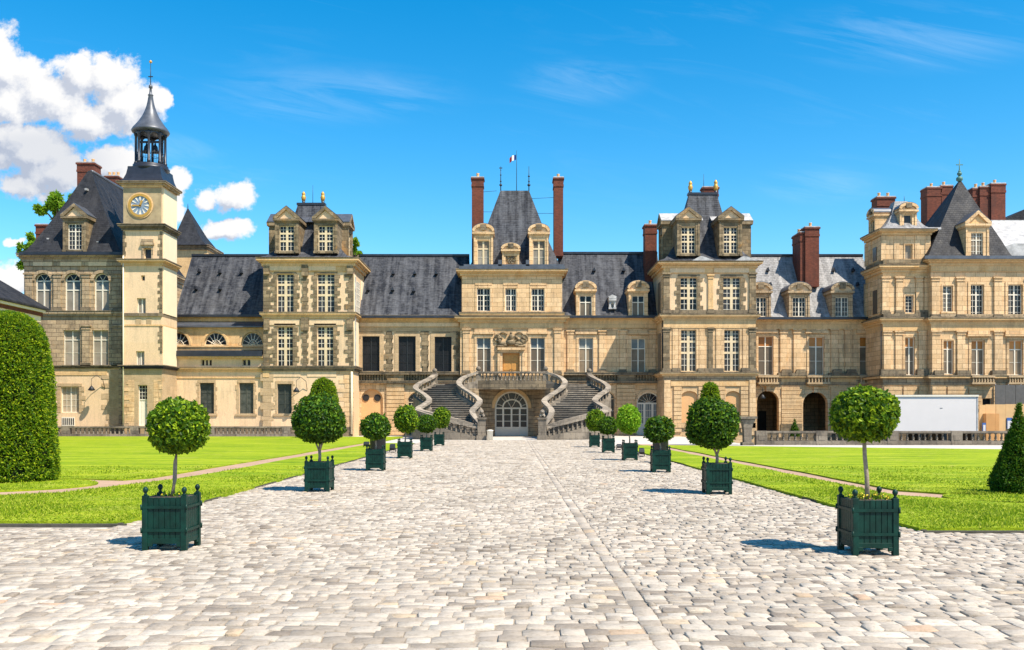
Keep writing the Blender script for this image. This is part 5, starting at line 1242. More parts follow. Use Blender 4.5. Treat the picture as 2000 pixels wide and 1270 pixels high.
# carved coat over the door: bust, reclining figures and scrolls
b = MB(); rr = random.Random(5); zb = Z(679, D); xc = X(998, D)
def blob(x, z, rx, rz, ry=.22, yc=.12):
    v, f = ico(2); b.add([(x + a * rx, D - yc + c * ry, z + d * rz) for a, c, d in v], f, 0, True)
blob(xc, zb + .95, .24, .3, .28, .25); blob(xc, zb + .45, .42, .32, .28, .2); blob(xc, zb + 1.3, .12, .12, .15, .25)
for s_ in (-1, 1):
    blob(xc + s_ * .75, zb + .35, .4, .2); blob(xc + s_ * 1.05, zb + .55, .2, .24); blob(xc + s_ * 1.15, zb + .85, .14, .16); blob(xc + s_ * .55, zb + .2, .3, .14); blob(xc + s_ * .9, zb + .12, .45, .12)
    for _ in range(13): blob(xc + s_ * rr.uniform(.3, 1.4), zb + rr.uniform(.1, 1.15), rr.uniform(.05, .15), rr.uniform(.05, .13), .12, rr.uniform(.02, .12))
    q = [(xc + s_ * (1.25 + .28 * math.cos(t_)), D - .12, zb + .85 + .3 * math.sin(t_)) for t_ in np.linspace(-2, 3.2, 14)]; b.tube(q, .07, 6)
    b.tube([(xc + s_ * (.35 + .8 * t_), D - .1, zb + 1.15 + .22 * math.sin(t_ * 3.1)) for t_ in np.linspace(0, 1, 10)], .07, 6)
for k in range(9): blob(xc - 1.0 + k * .25, zb - .28, .1, .1, .08, .02)
b.build('carved_coat', M['quoin'], V)
# roof
ev = (Z(521, D), X(913, D), X(1099, D), D + .1, 94.5); mid = 88.0; tp = (Z(374, mid), X(977.5, mid), X(1033, mid), mid - .3, mid + 1.2)
roof(V, bell_levels(ev, tp, ((0, 0), (.04, .1), (.35, .42), (.7, .73), (1, 1))))
b = MB(); b.box(X(897, D), X(1103, D), D - .55, D + .6, Z(527.2, D), Z(521.5, D)); b.box(X(906, D), X(1101, D), D - .3, D + .5, Z(521.5, D), Z(517.5, D)); b.build('gutter', M['lead'], V)
for px in (977, 1031): slab(V, D - .2, [(px - 4 if px < 1000 else px - 4, px + 3, 508, 524)], .1, 'lead', 'lead_flashing')
dw = dict(w=1.12, z0=.12, z1=2.4, cols=2, rows=((.33, 1, 1), (.67, 2, 4)), nx=1, frame='mullion', tm=.16)
for px in (944, 1052.5): dormer(V, D - .1, px, 521, 1.75, 2.85, .75, 3.2, dw, 'seg')
dormer(V, D - .1, 997.5, 521, 1.55, 1.25, .6, 1.5, dict(w=.95, z0=.22, z1=.95, carved=1), 'seg')
chimney(V, 87.6, 921.5, 944, 345, 520, 1.1, pots=1); chimney(V, 87.6, 1082, 1100, 345, 500, 1.6, pots=1)
for y0, y1, a, c in ((375, 373, 943, 970), (414, 414, 943, 962), (388, 386, 1039, 1082), (417, 417, 1048, 1082)):
    b = MB(); b.tube([(X(a, 88), 88, Z(y0, 88)), (X(c, 88), 88, Z(y1, 88))], .018, 4); b.build('tie_rod', M['iron'], V)
spike(V, mid, 978, 325, 374, .05, balls=((.25, .14), (.4, .09), (.65, .08), (.85, .06)), cross=(.93, .15)); spike(V, mid, 1033, 325, 374, .05, balls=((.25, .15), (.4, .09), (.6, .1)))
o = spike(V, mid, 1009, 294, 374, .035); o.name = 'flagpole'
b = MB(); xf, zf = X(1008, mid), Z(302, mid)
for k, (s0, s1) in enumerate(((0, 1), (1, 2), (2, 3))):
    n = 4
    for i in range(n):
        u0, u1 = (s0 + i / n) / 3, (s0 + (i + 1) / n) / 3
        f = lambda u: (xf - .62 * u, mid + .1 * math.sin(u * 8), zf - .22 * u * u - .1 * u)
        p0, p1 = f(u0), f(u1); b.face([p0, p1, (p1[0], p1[1] + .03, p1[2] - .48), (p0[0], p0[1] + .03, p0[2] - .48)], k)
b.build('flag', [M['flag_b'], M['flag_w'], M['flag_r']], o)

# ================================================================== right gallery
D = 85.0
G2 = thing('gallery_wing', 'gallery wing with two stone dormers right of the central pavilion', 'building', (X(1195, D), D, 0), 'blocks of the palace')
W = [(1130.5, 1158.5, 660, 728), (1233, 1260.5, 661, 728)]
wall(G2, D, 1101, 1300, 640, 729, W, 'ashlar', 94, .35); wall(G2, D, 1101, 1300, 746, 860, [(1172, 1201, 765, 850, 14), (1243.5, 1291, 765, 850, 23)], 'ashlar', 94, .4, zb=-.3)
for a, c, y0, y1 in W: window(G2, D, a, c, y0, y1, 2, TALL, 1, 'white', 'white', .2)
for w_ in W: Fr(G2, D, *w_, .22, .06, False, .2, .32)
wall(G2, D + .02, 1101, 1300, 612, 640, (), 'trim', 94, name='frieze_wall'); cornice(G2, D, 1101, 1300, 617.5, 630, .42, 94.1, 'trim'); band(G2, D, 1101, 1300, 629.8, 641, .12, 'trim', 94.02, 'architrave')
for px in (1114, 1176, 1216, 1274): 
    pilaster(G2, D, px, 645, 729, .56, .13)
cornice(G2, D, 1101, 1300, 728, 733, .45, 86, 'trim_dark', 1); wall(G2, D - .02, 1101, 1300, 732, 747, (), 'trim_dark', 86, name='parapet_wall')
for k in range(22): slab(G2, D - .015, [(1160 + k * 5.6, 1163 + k * 5.6, 733, 745.5)], .18, 'quoin', 'parapet_baluster')
cornice(G2, D, 1101, 1300, 745, 749, .35, 86, 'trim_dark', 1); slab(G2, D, [(1205, 1240, 732, 745)], .3, 'quoin', 'bracket')
gable_roof(G2, 84.6, 1095, 1300, 618, 89.5, 494.5); hatches(G2, 84.6, 89.5, 618, 494, ((1160, 531), (1218, 531)), .16)
dr2 = dict(w=1.12, z0=.1, z1=1.95, cols=2, rows=((.33, 1, 0), (.67, 1, 1)), nx=1, tm=.1)
for px in (1144, 1246.5): dormer(G2, 84.45, px, 619, 1.75, 2.2, .8, 2.2, dr2, 'seg')
dormer(G2, 84.9, 1196, 604, .6, .65, .3, .9, dict(w=.42, z0=.1, z1=.55, cols=1, rows=((1, 1, 0),)), 'tri', 'lead_pale', tymp='lead_pale', cap='lead_pale')
chimney(G2, 87.3, 1260, 1283, 437, 560, 1.3, pots=1)
window(G2, D, 1243.5, 1291, 765, 850, 3, ((.3, 1, 0), (.66, 3, 3), (.34, 1, 8)), 3, 'white', 'white', .25, 23, t=.14, tm=.2, name='arched_door'); window(G2, D, 1172, 1201, 765, 850, 2, ((.3, 1, 0), (.7, 3, 0)), 2, 'mullion', 'white', .25, 14, name='arched_door')
b = MB(); i_, o_ = arc_pts(X(1243.5, D), X(1291, D), Z(788, D), Z(765, D)), arc_pts(X(1240, D), X(1294.5, D), Z(788, D), Z(760, D))
for k in range(len(i_) - 1): b.ext([i_[k], i_[k + 1], o_[k + 1], o_[k]][::-1], D - .1, D + .03)
b.build('arch_surround', M['ashlar'], G2); rustic(G2, D, 1204, 1240, 752, 850, .2); pipe(G2, D, 1294, 735, 850, .07, 'iron'); pipe(G2, D - 3.3, 1293.5, 612, 735, .06, 'iron')

# ================================================================== arcade wing on the right
G3 = thing('arcade_wing', 'ashlar wing with open ground floor arches, small balconies and slate roof paled by sun glare', 'building', (X(1590, D), D, 0), 'blocks of the palace')
W = [(1481, 1510.5, 657, 733), (1580, 1609.5, 658, 733), (1679, 1709.5, 658, 733)]
wall(G3, D, 1475, 1724, 646, 735, W, 'ashlar', 94, .35)
AR = [(1478, 1521, 763.5, 852, 21), (1568, 1616.5, 766, 852, 23), (1664, 1712, 766, 852, 23)]
wall(G3, D, 1475, 1724, 752, 860, AR, 'ashlar', None, .6, zb=-.2); slab(G3, D, [(1475, 1724, 842, 905)], .06, 'trim_dark', 'plinth')  # dark plinth added as the shaded wall foot between the right balusters
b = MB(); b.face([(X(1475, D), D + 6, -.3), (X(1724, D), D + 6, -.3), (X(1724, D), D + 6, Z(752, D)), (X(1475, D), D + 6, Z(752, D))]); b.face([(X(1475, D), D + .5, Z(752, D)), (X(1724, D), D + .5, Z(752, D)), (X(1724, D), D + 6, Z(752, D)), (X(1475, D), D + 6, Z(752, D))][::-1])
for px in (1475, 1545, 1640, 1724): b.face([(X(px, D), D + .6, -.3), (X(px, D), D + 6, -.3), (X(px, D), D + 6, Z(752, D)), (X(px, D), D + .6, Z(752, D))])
b.build('passage_wall', M['ashlar_dark'], G3); slab(G3, D + 5.9, [(1481, 1496, 803, 842)], .1, 'screen', 'passage_door')  # darker stone than the front puts the shade of the arches into colour
for a, c, y0, y1 in W: window(G3, D, a, c, y0, y1, 2, AMB, 1, 'white', 'white', .2)
for w_ in W: Fr(G3, D, *w_, .2, .06, False, .2, .35)
for px in (1530, 1556, 1629, 1656): pilaster(G3, D, px, 643, 735, .62, .15)
wall(G3, D + .02, 1475, 1724, 615, 647, (), 'trim', 94, name='frieze_wall'); cornice(G3, D, 1475, 1724, 621, 633, .45, 94.1, 'trim'); band(G3, D, 1475, 1724, 632.8, 643, .13, 'trim', 94.02, 'architrave')
for a, c in ((1518, 1574), (1617, 1672)):
    b = MB()
    for k in range(2): b.ext([(X(a + 4 + k * 28, D), Z(734, D)), (X(a + 28 + k * 28, D), Z(734, D)), (X(a + 24 + k * 28, D), Z(722, D)), (X(a + 8 + k * 28, D), Z(722, D))], D - .45, D + .05)
    b.box(X(a, D), X(c, D), D - .4, D + .04, Z(733.9, D), Z(729, D)); b.build('stone_block', M['trim_dark'], G3)
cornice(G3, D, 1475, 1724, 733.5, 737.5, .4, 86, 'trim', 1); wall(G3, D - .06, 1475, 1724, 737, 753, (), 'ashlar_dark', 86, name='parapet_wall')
slab(G3, D - .06, [(1526, 1572, 739, 746), (1622, 1672, 739, 746)], .05, 'trim')
for a, c in ((1478, 1518), (1573, 1618), (1675, 1716)):
    b = MB(); yy = D - .5; b.box(X(a, D), X(c, D), yy - .1, D, Z(737.8, D), Z(733.8, D)); b.box(X(a, D), X(c, D), yy - .12, D, Z(751, D), Z(747.5, D)); b.box(X(a + 4, D), X(c - 4, D), yy + .1, D, Z(754, D), Z(751, D))
    o = b.build('balcony', M['quoin_pale'], G3); q = baluster_mb(0, 0, 0, .46, .08)
    n = 7; q0 = None
    for k in range(n):
        qq = baluster_mb(X(a + 3.5 + (c - a - 7) * k / (n - 1), D), yy, Z(747.5, D), Z(737.8, D) - Z(747.5, D), .1); qq.build('baluster', M['quoin_pale'], o)
for a, c in ((1526, 1566), (1622, 1662)): rustic(G3, D, a, c, 756, 838, .12)
for a, c, y0, y1, rs in AR:
    b = MB(); x0, x1 = X(a, D), X(c, D); i_, o_ = arc_pts(x0, x1, Z(y0 + rs, D), Z(y0, D)), arc_pts(x0 - .2, x1 + .2, Z(y0 + rs, D), Z(y0 - 4, D))
    for k in range(len(i_) - 1): b.ext([i_[k], i_[k + 1], o_[k + 1], o_[k]][::-1], D - .07, D + .03)
    b.box((x0 + x1) / 2 - .2, (x0 + x1) / 2 + .2, D - .25, D + .02, Z(y0 + 1, D), Z(y0 - 10, D)); b.box(x0 - .2, x0, D - .07, D + .03, -.2, Z(y0 + rs, D)); b.box(x1, x1 + .2, D - .07, D + .03, -.2, Z(y0 + rs, D))
    b.build('arch_surround', M['ashlar'], G3)
slab(G3, D, [(1524, 1566, 828, 842)], .15, 'quoin', 'plinth'); wall_lamp(G3, D - .2, 1484, 778, -1)
gable_roof(G3, 84.6, 1475, 1724, 621, 89.5, 499, 'slate_pale_glare'); hatches(G3, 84.6, 89.5, 621, 499, ((1499, 531), (1504, 560), (1627, 531), (1665, 532), (1674, 560)), .14)  # slate coloured paler to carry the sun glare
dr3 = dict(w=1.2, z0=.12, z1=1.9, cols=2, rows=((1, 4, 0),), nx=2, tm=.1)
for px in (1485, 1561, 1644.5): dormer(G3, 84.45, px, 621, 1.9, 2.15, .8, 2.2, dr3, 'seg', 'ashlar_dark')
chimney(G3, 86.6, 1563, 1573, 452, 560, 2.4, pots=1); chimney(G3, 86.4, 1573, 1600, 442, 560, 1.2, pots=1)

# ================================================================== right corner turret and end pavilion
D = 81.0; YB = 84.9
T2 = thing('corner_turret', 'narrow ashlar corner turret with two round-headed dormers and a patchy pale roof', 'building', (X(1768, D), D, 0), 'blocks of the palace')
wall(T2, D, 1724, 1818, 531, 615, [(1768, 1784, 577, 611)], 'ashlar', YB, .3); wall(T2, D, 1724, 1818, 646, 735, [(1767.5, 1786.5, 659, 733)], 'ashlar', YB, .3); wall(T2, D, 1724, 1818, 751, 860, (), 'rust', YB, zb=-2.5); slab(T2, D, [(1724.5, 1817.5, 842, 905)], .2, 'trim_dark', 'plinth')  # turret plinth coloured dark as shade behind the balustrade
wall(T2, D, 1724, 1815, 459, 510, [(1767.5, 1782, 477.5, 506)], 'ashlar', YB - .2, .3, 'attic_wall')
window(T2, D, 1768, 1784, 577, 611, 1, ((1, 5, 0),), 2, 'white', 'white', .18); window(T2, D, 1767.5, 1786.5, 659, 733, 2, AMB, 1, 'white', 'white', .18); window(T2, D, 1767.5, 1782, 477.5, 506, 1, ((1, 1, 4),), 1, 'mullion', 'mullion', .18)
Fr(T2, D, 1768, 1784, 577, 611, .12, .05); Fr(T2, D, 1767.5, 1782, 477.5, 506, .12, .05); Fr(T2, D, 1767.5, 1786.5, 659, 733, .18, .05, False)
for px in (1729, 1756, 1795, 1811): pilaster(T2, D, px, 541, 614, .6, .14); 
for px in (1732, 1755, 1800): pilaster(T2, D, px, 646, 735, .6, .12)
for px in (1725.5, 1751, 1791.5, 1812): pilaster(T2, D, px, 460, 509, .45, .06, 'ashlar', False, False)
cornice(T2, D, 1724, 1815, 449, 459.5, .5, YB, 'trim'); cornice(T2, D, 1724, 1818, 518, 533, .45, YB + .03, 'trim'); band(T2, D, 1724, 1818, 507.5, 519, .2, 'quoin', YB + .02, 'blocking_course'); band(T2, D, 1724, 1818, 532.5, 541, .08, 'trim', YB + .01, 'architrave')
band(T2, D, 1724, 1818, 614, 622, .25, 'trim_dark', YB + .02, 'blocking_course'); cornice(T2, D, 1724, 1818, 621.5, 633, .4, YB + .03, 'trim'); band(T2, D, 1724, 1818, 632.5, 646.5, .12, 'trim', YB + .02, 'architrave')
cornice(T2, D, 1724, 1818, 734, 739, .35, YB, 'trim', 1); band(T2, D, 1724, 1818, 738.5, 752, .08, 'ashlar_dark', YB + .02, 'architrave'); slab(T2, D, [(1717, 1766, 722, 734), (1788, 1818, 722, 734)], .4, 'trim_dark', 'stone_block')
for a, c in ((1726, 1760), (1764, 1790), (1794, 1816)): rustic(T2, D, a, c, 755, 772, .12)
x = X(1724, D); b = MB(); b.box(x - .06, x + .02, D + 1.2, D + 2.1, Z(610, D), Z(563, D)); b.box(x - .06, x + .02, D + 1.3, D + 2.1, Z(504, D), Z(477, D)); b.build('side_window', M['blind'], T2)
b = MB()
for yy in (D + .2, D + 2.5, D + 3.5): b.box(x - .12, x + .01, yy, yy + .55, Z(612, D), Z(543, D)); b.box(x - .08, x + .01, yy, yy + .5, Z(507, D), Z(461, D))
b.build('side_pilaster', M['ashlar'], T2)
ev = (Z(449, D), X(1718, D) - .2, X(1821, D), D - .6, YB); mid = 82.9; tp = (Z(395, mid), X(1745, mid), X(1770, mid), mid - .3, mid + .6)
roof(T2, bell_levels(ev, tp), 'slate_pale_glare'); b = MB(); b.box(X(1799, D + .6), X(1830, D + .6), D - .2, D + 6, Z(449, D), Z(445, D)); b.build('lead_flashing', M['lead_pale'], T2)
dt = dict(w=.72, z0=.15, z1=1.35, cols=1, rows=((1, 1, 0),), nx=1, frame='mullion')
dormer(T2, D + .3, 1773.5, 449, 1.5, 1.45, .62, 2.4, dt, 'seg'); dormer(T2, D, 0, 0, 1.5, 1.45, .62, 2.4, dt, 'seg', rz=-math.pi / 2, loc=(X(1704, D + 2.4), D + 2.4, Z(449, D)))
chimney(T2, 85.6, 1713.5, 1748, 383, 560, 1.3, pots=2); spike(T2, mid, 1766, 383, 395, .03)
pipe(T2, D + .4, 1720, 620, 735, .05, 'lead')

D = 80.3; YB = 90
E2 = thing('end_pavilion', 'ashlar end pavilion at the right edge with pyramid slate roof and green finial', 'building', (X(1905, D), D, 0), 'blocks of the palace')
W1 = [(1841, 1861, 558, 609), (1895.5, 1921.5, 556, 621), (1968.5, 1997, 556, 621)]; W2 = [(1842.5, 1862.5, 665, 731), (1897, 1923, 665, 733), (1970.5, 1998, 665, 733)]
wall(E2, D, 1818, 2060, 530, 622, W1, 'ashlar', YB, .35); wall(E2, D, 1818, 2060, 646, 735, W2, 'ashlar', YB, .35); wall(E2, D, 1818, 2060, 751, 860, [(1919, 1938, 778, 850)], 'rust', YB, zb=-2.5); slab(E2, D, [(1818.5, 1918, 842, 905)], .2, 'trim_dark', 'plinth')  # plinth strip painted dark, standing for shade below the wall
for a, c, y0, y1 in W1: window(E2, D, a, c, y0, y1, 2, ((.3, 2, 0), (.7, 4, 0)), 2, 'white', 'white', .2, tm=.12)
for a, c, y0, y1 in W2: window(E2, D, a, c, y0, y1, 2, AMB, 1, 'white', 'white', .2)
window(E2, D, 1919, 1938, 778, 850, 1, ((1, 1, 6),), 1, 'mullion', name='door')
Fr(E2, D, *W1[0], .12, .05); Fr(E2, D, *W2[0], .14, .05, False)
for w_ in W1[1:]: Fr(E2, D, *w_, .24, .07, False)
for w_ in W2[1:]: Fr(E2, D, *w_, .22, .06, False, .3, .45)
for px in (1826, 1875, 1948, 2012): pilaster(E2, D, px, 541, 622, .66, .16); pilaster(E2, D, px + 1, 646, 735, .7, .16)
cornice(E2, D, 1818, 2060, 506, 519, .5, YB + .1, 'trim'); band(E2, D, 1818, 2060, 518.5, 531, .1, 'trim', YB + .02, 'architrave')
band(E2, D, 1818, 2060, 614, 622, .12, 'ashlar_dark', YB + .02, 'blocking_course'); cornice(E2, D, 1818, 2060, 621.5, 633, .42, YB + .05, 'trim'); band(E2, D, 1818, 2060, 632.5, 646.5, .12, 'trim', YB + .02, 'architrave')
cornice(E2, D, 1818, 2060, 734, 739, .35, YB, 'trim', 1); band(E2, D, 1818, 2060, 738.5, 752, .06, 'ashlar_dark', YB + .02, 'architrave'); slab(E2, D, [(1822, 1840, 724, 734), (1866, 1892, 724, 734), (1934, 1962, 724, 734)], .4, 'trim_dark', 'stone_block')
for a, c in ((1893, 1938), (1964, 2006)):
    b = MB(); yy = D - .45; b.box(X(a, D), X(c, D), yy - .1, D, Z(738, D), Z(734.5, D)); b.box(X(a, D), X(c, D), yy - .1, D, Z(751, D), Z(747.5, D)); o = b.build('balcony', M['quoin_pale'], E2)
    for k in range(8): baluster_mb(X(a + 3 + (c - a - 6) * k / 7, D), yy, Z(747.5, D), Z(738, D) - Z(747.5, D), .09).build('baluster', M['quoin_pale'], o)
for a, c in ((1820, 1846), (1850, 1888), (1892, 1916), (1940, 1975)): rustic(E2, D, a, c, 755, 800, .12)
ev = (Z(504, D), X(1806, D), X(1974, D), D - .45, 88.5); mid = 84.0; tp = (Z(354, mid), X(1873, mid), X(1876.5, mid), mid - .1, mid + .1)
roof(E2, bell_levels(ev, tp, ((0, 0), (.04, .06), (.2, .21), (.6, .61), (1, 1))), 'slate_dark'); b = MB(); b.box(X(1800, D), X(2060, D), D - .65, D - .4, Z(508, D), Z(502, D)); b.build('gutter', M['lead'], E2)
spike(E2, mid, 1874, 311, 352, .07, 'copper', ((.05, .3), (.3, .22), (.42, .12)), (.73, .32))
b = MB(); b.face([(X(1945, D + .5), D + .2, Z(503, D)), (X(2060, D), D + .2, Z(503, D)), (X(2060, 88), 88, Z(432, 88)), (X(1930, 88), 88, Z(432, 88))]); b.box(X(1930, 88), X(2060, 88), 88, 92, Z(440, 88), Z(430, 88)); b.build('lead_roof', M['lead_pale'], E2)
b = MB(); b.ext([(X(1946, D), Z(502, D)), (X(2060, D), Z(502, D)), (X(2060, D), Z(474, D)), (X(1985, D), Z(474, D)), (X(1946, D), Z(487, D))], D + .4, D + 2.5); b.build('roof_step', M['lead_pale'], E2)
dormer(E2, D - .38, 1908.5, 503, 2.0, 2.6, 1.15, 3, dict(w=1.05, z0=.05, z1=2.15, cols=2, rows=((.3, 2, 1), (.7, 3, 1)), nx=2), 'tri', tymp='trim')
for a, c, t_ in ((1811, 1839, 364), (1838, 1861, 361)): chimney(E2, 89, a, c, t_, 450, 1.4, pots=1, cap=.06)
for a, c, t_, dy in ((1900, 1921, 366, 1.0), (1914, 1938, 363, 1.2), (1936, 1964, 357, 1.4)): chimney(E2, 88.5 - dy + 1, a, c, t_, 440, dy, pots=1, cap=.07)
b = MB(); b.ext([(X(1955, 96), Z(432, 96)), (X(2080, 96), Z(432, 96)), (X(2080, 96), Z(396, 96)), (X(2010, 96), Z(405, 96))], 96, 100); b.build('rear_roof', M['slate_dark'], E2)

# ================================================================== brick side wing at the far left
B = thing('brick_side_wing', 'low brick side wing with slate roof behind the big yew', 'building', (-42, 66, 0))
xr, y0, y1 = -36.5, 40.0, 72.0; ze = Z(606, 72); b = MB(); wall_geo(b, xr - 16, xr - .4, -.3, ze - .5, y0, [], .3, 0, y1 - .4); b.build('wall', M['brick'], B)
b = MB(); b.box(xr - 16.2, xr - .2, y0 - .2, y1 - .2, ze - .95, ze - .5); b.build('string_course', M['render_pale'], B)
b = MB(); b.box(xr - 16.3, xr - .1, y0 - .3, y1 - .1, ze - .5, ze - .22); b.build('frieze', M['brick'], B)
b = MB(); b.box(xr - 16.5, xr + .05, y0 - .5, y1 + .05, ze - .22, ze - .02); b.build('cornice', M['white'], B)
roof(B, [(ze - .02, xr - 16.8, xr + .25, y0 - .6, y1 + .25), (ze + .12, xr - 16.8, xr + .25, y0 - .6, y1 + .25), (ze + 6.5, xr - 8.5, xr - 8.2, y0 + 8, y1 - 8)], 'slate_dark')
# ================================================================== the horseshoe staircase
Q = thing('horseshoe_staircase', 'grey stone double staircase curving in a horseshoe up to the central doorway', 'staircase', (0, 78, 0))
def stair_side(s):
    I = [(2.35, 71.7, 0), (2.8, 72.1, .55), (3.1, 72.6, 1.0), (3.1, 73.3, 1.35), (2.75, 74.2, 1.75), (2.65, 75.1, 2.1), (3.25, 76.1, 2.6), (4.1, 77.0, 3.15), (4.5, 78.1, 3.65), (4.05, 79.1, 4.2), (3.0, 79.7, 4.6)]
    O = [(2.35, 69.5, 0), (4.2, 69.7, .55), (6.1, 70.4, 1.0), (7.3, 72.0, 1.35), (7.0, 73.8, 1.75), (6.75, 75.2, 2.1), (7.3, 76.6, 2.6), (8.15, 78.0, 3.15), (8.0, 79.8, 3.65), (7.2, 81.4, 4.2), (6.9, 83.2, 4.6)]
    I, O = [(s * x, y, z) for x, y, z in I], [(s * x, y, z) for x, y, z in O]
    Is, Os = smooth(I, 8), smooth(O, 8); n = len(Is)
    st = MB(); nst = 28; idx = np.linspace(0, n - 1, nst + 1)
    def at(P, t): k = min(int(t), n - 2); return P[k].lerp(P[k + 1], t - k)
    for k in range(nst):
        a, b_, c, d = at(Is, idx[k]), at(Os, idx[k]), at(Os, idx[k + 1]), at(Is, idx[k + 1]); z = 4.62 * (k + 1) / nst if False else max(.14, (at(Is, idx[k + 1]).z))
        q = [a, b_, c, d] if s > 0 else [d, c, b_, a]
        # each tread with a nosing over its riser
        lo = -.2
        st.add([(p.x, p.y, lo) for p in q] + [(p.x, p.y, z) for p in q], [(4, 5, 6, 7), (0, 1, 5, 4), (1, 2, 6, 5), (2, 3, 7, 6), (3, 0, 4, 7)])
        va, vb = a - (d - a).normalized() * .05, b_ - (c - b_).normalized() * .05
        q2 = [va, vb, b_ + (c - b_).normalized() * .04, a + (d - a).normalized() * .04]
        if s < 0: q2 = q2[::-1]
        st.add([(p.x, p.y, z - .045) for p in q2] + [(p.x, p.y, z + .004) for p in q2], [(4, 5, 6, 7), (0, 3, 2, 1), (0, 1, 5, 4), (1, 2, 6, 5), (2, 3, 7, 6), (3, 0, 4, 7)], 1)
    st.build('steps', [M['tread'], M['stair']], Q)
    for nm, P, step in (('i', Is, .42), ('o', Os, .5)):
        k0 = 3 if nm == 'i' else 0
        path = P[k0:]
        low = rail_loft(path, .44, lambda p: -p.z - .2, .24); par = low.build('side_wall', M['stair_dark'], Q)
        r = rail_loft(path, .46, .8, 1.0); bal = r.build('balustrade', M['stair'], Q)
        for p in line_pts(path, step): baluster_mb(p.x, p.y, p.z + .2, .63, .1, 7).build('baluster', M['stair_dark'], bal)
    return Is, Os
for s in (-1, 1): stair_side(s)
# upper landing with its bowed balustrade
b = MB(); arc = [(-3.0, 79.7, 4.6), (-1.6, 79.35, 4.6), (0, 79.25, 4.6), (1.6, 79.35, 4.6), (3.0, 79.7, 4.6)]; arcs = smooth(arc, 6)
for p, q in zip(arcs[:-1], arcs[1:]): b.add([(p.x, p.y, 4.2), (q.x, q.y, 4.2), (q.x, 84.5, 4.2), (p.x, 84.5, 4.2), (p.x, p.y, 4.6), (q.x, q.y, 4.6), (q.x, 84.5, 4.6), (p.x, 84.5, 4.6)], [(0, 3, 2, 1), (4, 5, 6, 7), (0, 1, 5, 4)])
for s in (-1, 1): b.box(s * 3.0, s * 6.9, 81.6, 84.45, 4.1, 4.6)
b.build('landing', M['stair_dark'], Q)
r = rail_loft(arcs, .36, .82, .98).build('balustrade', M['stair_dark'], Q); low = rail_loft(arcs, .4, -.55, .2).build('landing_front', M['trim_dark'], Q)
for p in line_pts(arcs, .33): baluster_mb(p.x, p.y, p.z + .2, .63, .1, 7).build('baluster', M['stair_dark'], r)
# vaulted wall with the glazed door under the landing
DW = 82.0; b = MB(); x0, x1 = X(966.5, DW), X(1031.5, DW); ap = (x0, x1, -.3, Z(764.5, DW), 33 * DW / FPX)
wall_geo(b, -3.4, 3.4, -.3, 4.2, DW, [ap], .45, 0, 83.4); b.build('vault_wall', M['ashlar_dark'], Q)
for s in (-1, 1):
    q = MB()
    for i in range(9):
        t0, t1 = i / 9, (i + 1) / 9; f = lambda t: (s * (1.75 + 1.5 * t), 81.9 - 4.2 * t ** 2)
        (xa, ya), (xb, yb_) = f(t0), f(t1); v = [(xa, ya), (xb, yb_), (xb + s * .3, yb_), (xa + s * .3, ya)]
        for j in range(11): q.add([(x, y - .0, -.3 + j * .4 + .03) for x, y in v] + [(x, y, .1 + j * .4 - .01) for x, y in v], [(0, 1, 5, 4), (1, 2, 6, 5), (2, 3, 7, 6), (3, 0, 4, 7), (4, 5, 6, 7), (0, 3, 2, 1)])
    q.build('niche_wall', M['ashlar_dark'], Q)
b = MB(); i_, o_ = arc_pts(x0, x1, Z(797, DW), Z(764.5, DW), 18), arc_pts(x0 - .3, x1 + .3, Z(797, DW), Z(758.5, DW), 18)
for k in range(18): b.ext([i_[k], i_[k + 1], o_[k + 1], o_[k]][::-1], DW - .1, DW + .03)
b.build('arch_surround', M['trim'], Q)
dd = MB(); pp = MB(); win_geo(dd, pp, x0, x1, -.02, Z(764.5, DW), DW + .25, 4, ((1, 1, 0), (.7, 3, 0), (.3, 1, 8)), 1, .13, .15, .05, 33 * DW / FPX)
zz_ = Z(797, DW)
for rr_ in (.75,): dd.loft([[(rr_ * math.cos(a) * q, yy, zz_ + .05 + rr_ * .85 * math.sin(a) * q) for q, yy in ((1, DW + .18), (1.18, DW + .18), (1.18, DW + .3), (1, DW + .3))] for a in np.linspace(0, math.pi, 15)], 0)
for a in np.linspace(.25, math.pi - .25, 6): dd.tube([(.85 * math.cos(a), DW + .28, zz_ + .75 * math.sin(a)), (1.36 * math.cos(a), DW + .28, zz_ + 1.36 * math.sin(a))], .03, 4, 1)
o = dd.build('glazed_door', [M['white'], M['white']], Q); pp.build('pane', [M[k] for k in PANES], o)
